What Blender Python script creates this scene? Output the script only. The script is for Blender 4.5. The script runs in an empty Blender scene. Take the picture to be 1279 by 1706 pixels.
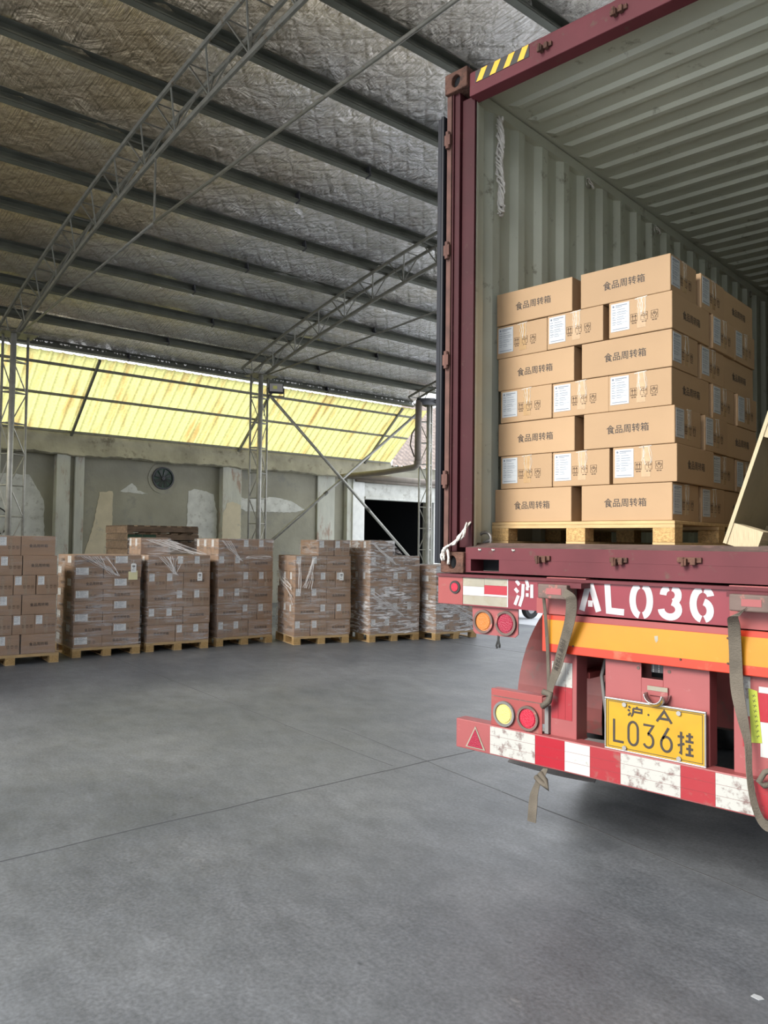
import bpy, bmesh, math, random
from mathutils import Vector, Matrix
random.seed(7)
S = bpy.context.scene
COL = S.collection

# ------------------------------------------------------------------ camera, sky, exposure
CAM = Vector((2.8398569, -3.4917809, 1.6136058))
cd = bpy.data.cameras.new('camera')
cd.sensor_fit = 'VERTICAL'; cd.sensor_height = 36.0; cd.sensor_width = 36.0
cd.lens = 1303.4 / 1706.0 * 36.0
cd.clip_start = 0.05; cd.clip_end = 300
cam = bpy.data.objects.new('camera', cd); COL.objects.link(cam)
rt = Vector((0.7257354, 0.6878747, 0.0116831)); up = Vector((0.0186768, -0.0366747, 0.9991527)); fw = Vector((-0.6877204, 0.7249023, 0.0394635))
mw = Matrix.Identity(4)
for i in range(3):
    mw[i][0] = rt[i]; mw[i][1] = up[i]; mw[i][2] = -fw[i]; mw[i][3] = CAM[i]
cam.matrix_world = mw
S.camera = cam
S.view_settings.view_transform = 'Standard'; S.view_settings.look = 'None'
S.view_settings.gamma = 1.0; S.view_settings.use_curve_mapping = False
S.view_settings.exposure = 0.56
try:
    S.cycles.use_denoising = True
    S.cycles.max_bounces = 9; S.cycles.diffuse_bounces = 5; S.cycles.glossy_bounces = 4
    S.cycles.transmission_bounces = 6; S.cycles.transparent_max_bounces = 12
    S.cycles.sample_clamp_indirect = 6.0
    S.cycles.caustics_reflective = False; S.cycles.caustics_refractive = False
except Exception: pass
W = bpy.data.worlds.new('sky'); S.world = W; W.use_nodes = True
nt = W.node_tree; nt.nodes.clear()
wo = nt.nodes.new('ShaderNodeOutputWorld'); bg = nt.nodes.new('ShaderNodeBackground')
tc = nt.nodes.new('ShaderNodeTexCoord'); sx = nt.nodes.new('ShaderNodeSeparateXYZ'); rp = nt.nodes.new('ShaderNodeValToRGB')
rp.color_ramp.elements[0].position = 0.0; rp.color_ramp.elements[0].color = (0.93, 0.95, 1.0, 1)
rp.color_ramp.elements[1].position = 1.0; rp.color_ramp.elements[1].color = (0.80, 0.88, 1.0, 1)
nt.links.new(tc.outputs['Generated'], sx.inputs[0]); nt.links.new(sx.outputs['Z'], rp.inputs[0])
nt.links.new(rp.outputs[0], bg.inputs['Color']); bg.inputs['Strength'].default_value = 2.0
nt.links.new(bg.outputs[0], wo.inputs['Surface'])
sl = bpy.data.lights.new('sun', 'SUN'); sl.energy = 3.6; sl.angle = math.radians(25); sl.color = (1.0, 0.95, 0.86)
so = bpy.data.objects.new('sun', sl); COL.objects.link(so)
SUN_FROM = Vector((-0.16, -1.0, 0.62)).normalized()      # hazy low sun, behind the camera and outside the open end
so.rotation_euler = SUN_FROM.to_track_quat('Z', 'Y').to_euler()
so.location = (0, -20, 20)

# ------------------------------------------------------------------ helpers
class MB:
    def __init__(s): s.v = []; s.f = []; s.mi = []; s.cur = 0
    def face(s, idx): s.f.append(tuple(idx)); s.mi.append(s.cur)
    def box(s, a, b, M=None):
        x0, y0, z0 = a; x1, y1, z1 = b; n = len(s.v)
        P = [(x0,y0,z0),(x1,y0,z0),(x1,y1,z0),(x0,y1,z0),(x0,y0,z1),(x1,y0,z1),(x1,y1,z1),(x0,y1,z1)]
        for p in P:
            p = Vector(p); s.v.append(tuple(M @ p if M else p))
        for q in ((0,3,2,1),(4,5,6,7),(0,1,5,4),(1,2,6,5),(2,3,7,6),(3,0,4,7)): s.face([n+i for i in q])
        return s
    def beam(s, p, q, w, h, upv=(0,0,1)):
        p = Vector(p); q = Vector(q); d = q - p; L = d.length; d.normalize()
        u = Vector(upv)
        if abs(d.dot(u)) > .98: u = Vector((1,0,0))
        x = d.cross(u).normalized(); z = x.cross(d).normalized(); n = len(s.v)
        for c in (p, q):
            for a, b in ((-1,-1),(1,-1),(1,1),(-1,1)): s.v.append(tuple(c + x*a*w/2 + z*b*h/2))
        for k in ((0,1,2,3),(7,6,5,4),(0,4,5,1),(1,5,6,2),(2,6,7,3),(3,7,4,0)): s.face([n+i for i in k])
        return s
    def tube(s, pts, r, seg=8, caps=True, r2=None):
        pts = [Vector(p) for p in pts]; n0 = len(s.v); N = len(pts)
        prev = None
        for i, p in enumerate(pts):
            d = (pts[min(i+1, N-1)] - pts[max(i-1, 0)])
            d = d.normalized() if d.length > 1e-9 else Vector((0,0,1))
            if prev is None:
                a = Vector((0,0,1)) if abs(d.z) < .9 else Vector((1,0,0))
                x = d.cross(a).normalized()
            else:
                x = (prev - d*prev.dot(d)).normalized()
            prev = x; y = d.cross(x)
            rr = r if r2 is None else r + (r2-r)*i/max(1, N-1)
            if isinstance(r, (list, tuple)): rr = r[i]
            for k in range(seg):
                t = 2*math.pi*k/seg; s.v.append(tuple(p + x*math.cos(t)*rr + y*math.sin(t)*rr))
        for i in range(N-1):
            for k in range(seg):
                a = n0+i*seg+k; b = n0+i*seg+(k+1) % seg; s.face((a, b, b+seg, a+seg))
        if caps: s.face([n0+k for k in range(seg)][::-1]); s.face([n0+(N-1)*seg+k for k in range(seg)])
        return s
    def prism(s, poly, d, M=None):
        """poly: list of 3D points (planar), extruded by vector d"""
        n = len(s.v); k = len(poly); d = Vector(d)
        for p in poly:
            p = Vector(p); s.v.append(tuple(M @ p if M else p))
        for p in poly:
            p = Vector(p) + d; s.v.append(tuple(M @ p if M else p))
        s.face([n+i for i in range(k)][::-1]); s.face([n+k+i for i in range(k)])
        for i in range(k): j = (i+1) % k; s.face((n+i, n+j, n+k+j, n+k+i))
        return s
    def disc(s, c, ax, r, th, seg=28, r_in=0.0):
        """disc or ring, axis ax from c by th"""
        c = Vector(c); ax = Vector(ax).normalized(); a = Vector((0,0,1)) if abs(ax.z) < .9 else Vector((1,0,0))
        x = ax.cross(a).normalized(); y = ax.cross(x); n = len(s.v)
        rr = [r] if r_in <= 0 else [r, r_in]
        for o in (0, th):
            for q in rr:
                for k in range(seg):
                    t = 2*math.pi*k/seg; s.v.append(tuple(c + ax*o + x*math.cos(t)*q + y*math.sin(t)*q))
        if r_in <= 0:
            s.face([n+k for k in range(seg)][::-1]); s.face([n+seg+k for k in range(seg)])
            for k in range(seg): j = (k+1) % seg; s.face((n+k, n+j, n+seg+j, n+seg+k))
        else:
            A, B, C_, D = n, n+seg, n+2*seg, n+3*seg
            for k in range(seg):
                j = (k+1) % seg
                s.face((A+k, B+k, B+j, A+j)); s.face((C_+k, C_+j, D+j, D+k))
                s.face((A+k, A+j, C_+j, C_+k)); s.face((B+k, D+k, D+j, B+j))
        return s
    def grid(s, fn, nu, nv):
        n = len(s.v)
        for i in range(nu+1):
            for j in range(nv+1): s.v.append(tuple(fn(i/nu, j/nv)))
        for i in range(nu):
            for j in range(nv):
                a = n+i*(nv+1)+j; s.face((a, a+nv+1, a+nv+2, a+1))
        return s
    def mesh(s, name, mats, smooth=False):
        me = bpy.data.meshes.new(name); me.from_pydata(s.v, [], s.f); me.validate()
        if not isinstance(mats, (list, tuple)): mats = [mats]
        for m in mats: me.materials.append(m)
        if len(mats) > 1:
            for p, k in zip(me.polygons, s.mi): p.material_index = k
        bm = bmesh.new(); bm.from_mesh(me); bmesh.ops.recalc_face_normals(bm, faces=bm.faces); bm.to_mesh(me); bm.free()
        if smooth:
            for p in me.polygons: p.use_smooth = True
        me.update(); return me
    def build(s, name, mats, parent=None, smooth=False, bevel=0, loc=None):
        o = bpy.data.objects.new(name, s.mesh(name, mats, smooth)); COL.objects.link(o)
        if parent: o.parent = parent
        if loc: o.location = loc
        if bevel:
            b = o.modifiers.new('bevel', 'BEVEL'); b.width = bevel; b.segments = 2; b.limit_method = 'ANGLE'
        return o

def tag(o, label=None, cat=None, group=None, kind=None):
    if label: o['label'] = label
    if cat: o['category'] = cat
    if group: o['group'] = group
    if kind: o['kind'] = kind
    return o
def thing(name, label, cat, loc=(0,0,0), rz=0.0, group=None):
    o = bpy.data.objects.new(name, None); COL.objects.link(o); o.empty_display_size = .1
    o.location = loc; o.rotation_euler = (0, 0, rz)
    return tag(o, label, cat, group)
def copy_tree(o, parent=None, keep=None):
    c = o.copy(); COL.objects.link(c)
    if parent: c.parent = parent
    for ch in list(o.children):
        if keep is None or parent is not None or keep(ch): copy_tree(ch, c, keep)
    return c

# building frame: b(T, U, z): T towards the far concrete wall, U along the purlins
TV = Vector((-0.99346276, 0.11415664, 0)); UV_ = Vector((0.11415664, 0.99346276, 0)); C0 = Vector((CAM.x, CAM.y, 0))
def b(t, u, z): return C0 + TV*t + UV_*u + Vector((0,0,z))
BM = Matrix(((TV.x, UV_.x, 0, C0.x), (TV.y, UV_.y, 0, C0.y), (0, 0, 1, 0), (0, 0, 0, 1)))

# ------------------------------------------------------------------ materials
def mat(name, col, rough=.6, metal=0., var=.0, vscale=4., bump=0., bscale=40., dirt=None, dirtamt=0., dscale=5., coords='Object', objvar=0., stretch=None, spec=.5):
    m = bpy.data.materials.new(name); m.use_nodes = True; n = m.node_tree.nodes; L = m.node_tree.links
    P = n['Principled BSDF']; P.inputs['Roughness'].default_value = rough; P.inputs['Metallic'].default_value = metal
    P.inputs['Specular IOR Level'].default_value = spec
    P.inputs['Base Color'].default_value = (*col, 1)
    t = n.new('ShaderNodeTexCoord'); src = t.outputs[coords]
    if stretch:
        mp = n.new('ShaderNodeMapping'); mp.inputs['Scale'].default_value = stretch; L.new(src, mp.inputs[0]); src = mp.outputs[0]
    cur = None
    if var:
        a = n.new('ShaderNodeTexNoise'); a.inputs['Scale'].default_value = vscale; a.inputs['Detail'].default_value = 6; L.new(src, a.inputs[0])
        r = n.new('ShaderNodeMapRange'); r.inputs[1].default_value = .3; r.inputs[2].default_value = .7; r.inputs[3].default_value = 1-var; r.inputs[4].default_value = 1+var
        L.new(a.outputs[0], r.inputs[0])
        v = n.new('ShaderNodeVectorMath'); v.operation = 'SCALE'; v.inputs[0].default_value = col; L.new(r.outputs[0], v.inputs['Scale']); cur = v.outputs[0]
    if objvar:
        oi = n.new('ShaderNodeObjectInfo'); r2 = n.new('ShaderNodeMapRange'); r2.inputs[3].default_value = 1-objvar; r2.inputs[4].default_value = 1+objvar
        L.new(oi.outputs['Random'], r2.inputs[0]); v2 = n.new('ShaderNodeVectorMath'); v2.operation = 'SCALE'
        if cur: L.new(cur, v2.inputs[0])
        else: v2.inputs[0].default_value = col
        L.new(r2.outputs[0], v2.inputs['Scale']); cur = v2.outputs[0]
    if dirt:
        d = n.new('ShaderNodeTexNoise'); d.inputs['Scale'].default_value = dscale; d.inputs['Detail'].default_value = 9; d.inputs['Roughness'].default_value = .68; L.new(src, d.inputs[0])
        rr = n.new('ShaderNodeValToRGB'); e = rr.color_ramp.elements
        e[0].position = .62-dirtamt*.4; e[0].color = (0,0,0,1); e[1].position = .70-dirtamt*.3; e[1].color = (1,1,1,1)
        L.new(d.outputs[0], rr.inputs[0]); mx = n.new('ShaderNodeMix'); mx.data_type = 'RGBA'
        L.new(rr.outputs[0], mx.inputs[0]); mx.inputs[6].default_value = (*col, 1)
        if cur: L.new(cur, mx.inputs[6])
        mx.inputs[7].default_value = (*dirt, 1); cur = mx.outputs[2]
    if cur: L.new(cur, P.inputs['Base Color'])
    if bump:
        a = n.new('ShaderNodeTexNoise'); a.inputs['Scale'].default_value = bscale; a.inputs['Detail'].default_value = 5; L.new(src, a.inputs[0])
        bp = n.new('ShaderNodeBump'); bp.inputs['Strength'].default_value = bump; bp.inputs['Distance'].default_value = .02; L.new(a.outputs[0], bp.inputs['Height']); L.new(bp.outputs[0], P.inputs['Normal'])
    return m

CARD = mat('cardboard', (0.368,0.240,0.132), .75, var=.05, vscale=3, objvar=.06, bump=.05, bscale=25)
CARDG = mat('shaded_cardboard', (0.322,0.207,0.133), .8, var=.08, vscale=3, objvar=.08, bump=.05, bscale=25)  # darker copy: dimmer light on the floor stacks put into the colour
CARDIN = mat('cardboard_seam', (.22,.12,.055), .85)
INK = mat('black_ink', (.035,.028,.025), .7)
INKB = mat('brown_ink', (.08,.05,.03), .8)
PAPER = mat('label_paper', (.43,.455,.475), .55, objvar=.03)
PRINT = mat('label_print', (.14,.16,.20), .7)
TAPEG = mat('stack_packing_tape', (.34,.245,.17), .25, var=.1, vscale=30)  # tape toned to match the floor stacks' cardboard
PAPERG = mat('stack_label_paper', (0.760,0.760,0.741), .6, objvar=.03)
TAPE = mat('packing_tape', (0.400,0.264,0.136), .16, var=.1, vscale=30, spec=.7)
GLINT = mat('peeled_tape', (.50,.47,.42), .3)
WOOD = mat('pale_pine', (0.508,0.344,0.164), .75, var=.16, vscale=6, bump=.15, bscale=30, stretch=(1,8,8), objvar=.08)
CHIP = mat('chip_block', (0.459,0.295,0.123), .9, var=.3, vscale=70, bump=.5, bscale=120)
PLY = mat('plywood_face', (0.230,0.187,0.111), .7, var=.14, vscale=5, dirt=(.22,.18,.10), dirtamt=.1, bump=.1)
PLYE = mat('plywood_edge', (0.425,0.348,0.221), .8, var=.25, vscale=8, stretch=(60,1,2))
OLDW = mat('weathered_wood', (0.136,0.092,0.058), .9, var=.4, vscale=5, stretch=(1,6,6), bump=.3, bscale=40, objvar=.35)
GREENP = mat('green_plastic', (.01,.045,.02), .5)
STEEL = mat('grey_painted_steel', (0.152,0.148,0.124), .55, .2, var=.18, vscale=10, dirt=(.11,.08,.05), dirtamt=.08, dscale=14)
PURL = mat('galvanised_purlin', (0.120,0.124,0.100), .5, .35, var=.18, vscale=3)
PIPE = mat('galvanised_tube', (0.399,0.389,0.342), .45, .4, var=.15, vscale=10)
DARKM = mat('dark_steel', (.045,.045,.05), .5, .3)
REDB = mat('red_lead_end', (.10,.04,.03), .8)
CGREY = mat('container_inside_paint', (.53,.55,.46), .45, var=.07, vscale=2.5, dirt=(.27,.26,.20), dirtamt=.03, dscale=7)
CRED = mat('container_red_paint', (0.044,0.008,0.011), .6, spec=.25, var=.12, vscale=5, dirt=(.06,.028,.022), dirtamt=.05, dscale=14)  # red lowered so the recessed posts' shade sits in the colour
CREDL = mat('lighter_sill_paint', (0.110,0.026,0.032), .6, spec=.25, var=.14, vscale=4, dirt=(.10,.055,.045), dirtamt=.10, dscale=11)  # same red kept lighter for header, sill and flange
RUST = mat('rusted_casting', (.10,.045,.030), .85, var=.3, vscale=14, dirt=(.05,.025,.018), dirtamt=.2, dscale=18, bump=.5, bscale=60)
RUST2 = mat('rusty_gasket_channel', (0.102,0.047,0.036), .8, var=.3, vscale=10)
TRED = mat('faded_red_trailer_paint', (0.261,0.053,0.049), .45, var=.10, vscale=3, dirt=(.24,.11,.085), dirtamt=.06, dscale=9)
TRED2 = mat('chalky_red_paint', (0.268,0.067,0.067), .5, var=.10, vscale=4, dirt=(.33,.15,.13), dirtamt=.05, dscale=10)
TMAR = mat('crimson_beam_paint', (0.185,0.018,0.029), .42, var=.12, vscale=4, dirt=(.18,.05,.05), dirtamt=.04, dscale=10)
FENDR = mat('dull_red_mudguard', (0.157,0.034,0.031), .55, var=.25, vscale=6, dirt=(.10,.05,.04), dirtamt=.15, dscale=7)
GRIME = mat('grimy_grey_brown', (0.112,0.076,0.064), .7, var=.25, vscale=8, dirt=(.40,.13,.11), dirtamt=.12, dscale=15)
RFW = mat('white_reflective_tape', (0.462,0.462,0.447), .3, dirt=(.30,.29,.26), dirtamt=.03, dscale=22)
RFWW = mat('worn_white_reflective_tape', (0.409,0.409,0.381), .45, dirt=(.18,.13,.12), dirtamt=.26, dscale=17)
RFWD = mat('dirty_cream_reflective_tape', (0.284,0.264,0.207), .6, var=.15, vscale=9, dirt=(.26,.23,.17), dirtamt=.25, dscale=20)
RFR = mat('red_reflective_tape', (0.319,0.008,0.019), .28, dirt=(.32,.04,.04), dirtamt=.03, dscale=20)
RFRW = mat('worn_red_reflective_tape', (0.287,0.019,0.026), .4, dirt=(.25,.08,.07), dirtamt=.16, dscale=15)
ORED = mat('orange_red_marker', (0.454,0.036,0.012), .3, var=.06, vscale=3, dirt=(.45,.10,.05), dirtamt=.02)
YEL = mat('amber_yellow_marker', (0.468,0.201,0.010), .3, var=.06, vscale=4, dirt=(.50,.22,.02), dirtamt=.01, dscale=25)
PLATEY = mat('plate_yellow', (0.428,0.248,0.010), .32, var=.08, vscale=9, dirt=(.45,.24,.02), dirtamt=.0, dscale=30)
STEN = mat('white_stencil_paint', (0.492,0.470,0.484), .5, var=.05)
AMB = mat('amber_lens', (0.456,0.152,0.030), .2, bump=.3, bscale=150)
REDL = mat('red_lens', (0.274,0.015,0.038), .2, bump=.3, bscale=150)
YELL = mat('pale_yellow_lens', (0.608,0.494,0.167), .2, bump=.3, bscale=150)
REDL2 = mat('bright_red_lens', (0.418,0.015,0.038), .2, bump=.3, bscale=150)
RUBR = mat('black_rubber', (.028,.028,.028), .75, var=.2, vscale=20)
RUBG = mat('grey_dusty_rubber', (.16,.155,.15), .8, var=.2, vscale=8)
RIM = mat('grey_wheel_rim', (.30,.30,.30), .45, .5)
CHROME = mat('brushed_chrome', (.62,.61,.60), .25, .9)
ALU = mat('dull_aluminium', (0.342,0.334,0.327), .4, .6, var=.1, vscale=20)
WEB = mat('olive_grey_webbing', (0.115,0.098,0.076), .9, var=.2, vscale=12, bump=.3, bscale=160)
ROPE = mat('white_rope', (.66,.63,.58), .9, bump=.4, bscale=120)
LIME = mat('lime_sticker', (0.353,0.401,0.043), .5)
TAGY = mat('pale_yellow_note', (.75,.70,.42), .6)
BLACKV = mat('black_sticker', (.02,.02,.02), .5)
HAZY = mat('hazard_yellow', (.80,.45,.03), .5)
CONCW = mat('aged_concrete_beam', (0.378,0.351,0.261), .9, var=.25, vscale=2.2, dirt=(.19,.17,.12), dirtamt=.16, dscale=2.8, bump=.4, bscale=14)
PILL = mat('whitewashed_pilaster', (.50,.50,.43), .9, var=.15, vscale=3, dirt=(.36,.27,.21), dirtamt=.18, dscale=4, bump=.3, bscale=18, stretch=(1,1,.35))
PLAST = mat('cream_plaster_patch', (.58,.51,.36), .9, var=.1, vscale=3, dirt=(.46,.42,.32), dirtamt=.1, dscale=5)
PLASW = mat('white_plaster_patch', (.58,.58,.53), .9, var=.15, vscale=4, dirt=(.42,.41,.36), dirtamt=.2, dscale=7)
TILE = mat('dusty_brown_roof_tile', (.24,.195,.17), .85, var=.25, vscale=6)
PVC = mat('grey_brown_pipe', (.19,.16,.13), .6, var=.15, vscale=5)
VOID = mat('painted_shade_black', (.006,.007,.009), .95)  # near-black colour stands in for shade in the room, holes and slots
WHITEP = mat('white_painted_jamb', (.74,.74,.70), .7, var=.08, vscale=6)

def floor_mat():
    m = bpy.data.materials.new('polished_grey_concrete'); m.use_nodes = True; n = m.node_tree.nodes; L = m.node_tree.links; P = n['Principled BSDF']
    t = n.new('ShaderNodeTexCoord')
    def noise(sc, det=6, rg=.6, st=None):
        a = n.new('ShaderNodeTexNoise'); a.inputs['Scale'].default_value = sc; a.inputs['Detail'].default_value = det; a.inputs['Roughness'].default_value = rg
        if st:
            mp = n.new('ShaderNodeMapping'); mp.inputs['Scale'].default_value = st; mp.inputs['Rotation'].default_value = (0,0,.5); L.new(t.outputs['Object'], mp.inputs[0]); L.new(mp.outputs[0], a.inputs[0])
        else: L.new(t.outputs['Object'], a.inputs[0])
        return a.outputs[0]
    r1 = n.new('ShaderNodeValToRGB'); e = r1.color_ramp.elements
    e[0].position = .30; e[0].color = (.082,.091,.104,1); e[1].position = .72; e[1].color = (.186,.195,.207,1)
    L.new(noise(.55, 8, .62), r1.inputs[0])
    r2 = n.new('ShaderNodeValToRGB'); e = r2.color_ramp.elements
    e[0].position = .32; e[0].color = (.70,.70,.70,1); e[1].position = .66; e[1].color = (1.16,1.16,1.16,1)
    L.new(noise(3.6, 14, .78, (1,1.8,1)), r2.inputs[0])
    mx = n.new('ShaderNodeMix'); mx.data_type = 'RGBA'; mx.blend_type = 'MULTIPLY'; mx.inputs[0].default_value = 1; mx.clamp_result = False
    L.new(r1.outputs[0], mx.inputs[6]); L.new(r2.outputs[0], mx.inputs[7])
    r3 = n.new('ShaderNodeValToRGB'); e = r3.color_ramp.elements   # small dark spots and oil drips
    e[0].position = .70; e[0].color = (1,1,1,1); e[1].position = .76; e[1].color = (.50,.50,.51,1)
    L.new(noise(9, 3, .5), r3.inputs[0])
    m2 = n.new('ShaderNodeMix'); m2.data_type = 'RGBA'; m2.blend_type = 'MULTIPLY'; m2.inputs[0].default_value = .8
    L.new(mx.outputs[2], m2.inputs[6]); L.new(r3.outputs[0], m2.inputs[7])
    r4 = n.new('ShaderNodeValToRGB'); e = r4.color_ramp.elements   # pale scuffs
    e[0].position = .60; e[0].color = (0,0,0,1); e[1].position = .80; e[1].color = (.55,.55,.55,1)
    L.new(noise(1.4, 12, .8, (1,3,1)), r4.inputs[0])
    m3 = n.new('ShaderNodeMix'); m3.data_type = 'RGBA'; L.new(r4.outputs[0], m3.inputs[0]); L.new(m2.outputs[2], m3.inputs[6]); m3.inputs[7].default_value = (.32,.32,.315,1)
    gr = n.new('ShaderNodeTexNoise'); gr.inputs['Scale'].default_value = 55; gr.inputs['Detail'].default_value = 4; L.new(t.outputs['Object'], gr.inputs[0])
    g2 = n.new('ShaderNodeMapRange'); g2.inputs[1].default_value = .3; g2.inputs[2].default_value = .7; g2.inputs[3].default_value = .78; g2.inputs[4].default_value = 1.22; L.new(gr.outputs[0], g2.inputs[0])
    v = n.new('ShaderNodeVectorMath'); v.operation = 'SCALE'; L.new(m3.outputs[2], v.inputs[0]); L.new(g2.outputs[0], v.inputs['Scale'])
    L.new(v.outputs[0], P.inputs['Base Color'])
    rr = n.new('ShaderNodeMapRange'); rr.inputs[3].default_value = .34; rr.inputs[4].default_value = .56; L.new(noise(2.1, 6), rr.inputs[0]); L.new(rr.outputs[0], P.inputs['Roughness'])
    bp = n.new('ShaderNodeBump'); bp.inputs['Strength'].default_value = .12; bp.inputs['Distance'].default_value = .01; L.new(noise(18, 6), bp.inputs['Height']); L.new(bp.outputs[0], P.inputs['Normal'])
    return m
FLOOR = floor_mat()
YARD = mat('daylit_yard_concrete', (.78,.79,.80), .6, var=.1, vscale=1)  # pale so that daylight at the open end sits in the colour

def foil_mat():
    m = bpy.data.materials.new('silver_foil_insulation'); m.use_nodes = True; n = m.node_tree.nodes; L = m.node_tree.links; P = n['Principled BSDF']
    P.inputs['Metallic'].default_value = .85; P.inputs['Roughness'].default_value = .24; P.inputs['Base Color'].default_value = (.66,.64,.62,1)
    t = n.new('ShaderNodeTexCoord')
    def mp(rot, sc):
        q = n.new('ShaderNodeMapping'); q.inputs['Rotation'].default_value = (0,0,rot); q.inputs['Scale'].default_value = sc; L.new(t.outputs['Object'], q.inputs[0]); return q.outputs[0]
    # scrim lines of the laminate, two families at about 45 degrees to the purlins
    hs = []
    for rot in (math.radians(42), math.radians(-48)):
        w = n.new('ShaderNodeTexWave'); w.wave_type = 'BANDS'; w.bands_direction = 'X'; w.inputs['Scale'].default_value = 1.35; w.inputs['Distortion'].default_value = 1.2; w.inputs['Detail'].default_value = 2; w.inputs['Detail Scale'].default_value = .8
        L.new(mp(rot, (1,1,1)), w.inputs[0])
        pw = n.new('ShaderNodeMath'); pw.operation = 'POWER'; pw.inputs[1].default_value = 9; L.new(w.outputs['Fac'], pw.inputs[0]); hs.append(pw.outputs[0])
    ad = n.new('ShaderNodeMath'); ad.operation = 'MAXIMUM'; L.new(hs[0], ad.inputs[0]); L.new(hs[1], ad.inputs[1])
    no = n.new('ShaderNodeTexNoise'); no.inputs['Scale'].default_value = 3.5; no.inputs['Detail'].default_value = 8; no.inputs['Roughness'].default_value = .62; no.inputs['Distortion'].default_value = .8; L.new(t.outputs['Object'], no.inputs[0])
    # fine drawn-tight creases running down the slope
    cr = n.new('ShaderNodeTexNoise'); cr.inputs['Scale'].default_value = 6; cr.inputs['Detail'].default_value = 5; L.new(mp(math.radians(12), (.35,6,1)), cr.inputs[0])
    c2 = n.new('ShaderNodeMath'); c2.operation = 'MULTIPLY'; c2.inputs[1].default_value = .80; L.new(cr.outputs[0], c2.inputs[0])
    h1 = n.new('ShaderNodeMath'); h1.operation = 'MULTIPLY_ADD'; h1.inputs[1].default_value = -.072; L.new(ad.outputs[0], h1.inputs[0]); L.new(no.outputs[0], h1.inputs[2])
    h2 = n.new('ShaderNodeMath'); h2.operation = 'ADD'; L.new(h1.outputs[0], h2.inputs[0]); L.new(c2.outputs[0], h2.inputs[1])
    bp = n.new('ShaderNodeBump'); bp.inputs['Strength'].default_value = .62; bp.inputs['Distance'].default_value = .12; L.new(h2.outputs[0], bp.inputs['Height']); L.new(bp.outputs[0], P.inputs['Normal'])
    mx = n.new('ShaderNodeMix'); mx.data_type = 'RGBA'; q = n.new('ShaderNodeMath'); q.operation = 'MULTIPLY'; q.inputs[1].default_value = .36; L.new(ad.outputs[0], q.inputs[0]); L.new(q.outputs[0], mx.inputs[0])
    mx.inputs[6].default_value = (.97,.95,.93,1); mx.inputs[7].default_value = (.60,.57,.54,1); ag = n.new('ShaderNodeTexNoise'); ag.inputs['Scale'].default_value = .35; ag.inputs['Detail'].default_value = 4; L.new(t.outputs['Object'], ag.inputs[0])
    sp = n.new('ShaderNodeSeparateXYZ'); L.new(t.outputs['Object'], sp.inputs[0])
    gm = n.new('ShaderNodeMapRange'); gm.inputs[1].default_value = 7.5; gm.inputs[2].default_value = 2.5; gm.inputs[3].default_value = -.25; gm.inputs[4].default_value = .30; L.new(sp.outputs['Y'], gm.inputs[0])  # warm reflected light painted into the foil colour, stronger towards low U
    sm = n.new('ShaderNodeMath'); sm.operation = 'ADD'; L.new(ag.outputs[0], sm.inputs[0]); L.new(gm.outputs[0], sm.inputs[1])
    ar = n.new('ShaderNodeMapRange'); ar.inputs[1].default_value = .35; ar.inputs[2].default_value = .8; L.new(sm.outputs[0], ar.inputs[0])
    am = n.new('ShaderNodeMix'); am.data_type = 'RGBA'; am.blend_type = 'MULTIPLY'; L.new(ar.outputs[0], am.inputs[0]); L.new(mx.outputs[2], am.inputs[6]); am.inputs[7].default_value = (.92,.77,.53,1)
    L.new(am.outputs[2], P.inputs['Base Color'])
    return m
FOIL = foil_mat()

def panel_mat():
    m = bpy.data.materials.new('yellow_translucent_fibreglass'); m.use_nodes = True; n = m.node_tree.nodes; L = m.node_tree.links; n.remove(n['Principled BSDF'])
    out = n['Material Output']; t = n.new('ShaderNodeTexCoord')
    mp = n.new('ShaderNodeMapping'); mp.inputs['Scale'].default_value = (.35, 2.6, .35); L.new(t.outputs['Object'], mp.inputs[0])
    a = n.new('ShaderNodeTexNoise'); a.inputs['Scale'].default_value = 2.2; a.inputs['Detail'].default_value = 6; L.new(mp.outputs[0], a.inputs[0])
    r = n.new('ShaderNodeValToRGB'); e = r.color_ramp.elements
    e[0].position = .30; e[0].color = (.42,.29,.10,1); e[1].position = .50; e[1].color = (.53,.505,.20,1)
    L.new(a.outputs[0], r.inputs[0])
    g = n.new('ShaderNodeTexNoise'); g.inputs['Scale'].default_value = 22; g.inputs['Detail'].default_value = 5; L.new(t.outputs['Object'], g.inputs[0])
    gr = n.new('ShaderNodeMapRange'); gr.inputs[1].default_value = .3; gr.inputs[2].default_value = .7; gr.inputs[3].default_value = .80; gr.inputs[4].default_value = 1.10; L.new(g.outputs[0], gr.inputs[0])
    v = n.new('ShaderNodeVectorMath'); v.operation = 'SCALE'; L.new(r.outputs[0], v.inputs[0]); L.new(gr.outputs[0], v.inputs['Scale'])
    tr = n.new('ShaderNodeBsdfTranslucent'); df = n.new('ShaderNodeBsdfDiffuse'); L.new(v.outputs[0], tr.inputs[0]); L.new(v.outputs[0], df.inputs[0])
    mx = n.new('ShaderNodeMixShader'); mx.inputs[0].default_value = .78; L.new(df.outputs[0], mx.inputs[1]); L.new(tr.outputs[0], mx.inputs[2]); L.new(mx.outputs[0], out.inputs[0])
    return m
PANEL = panel_mat()

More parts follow.
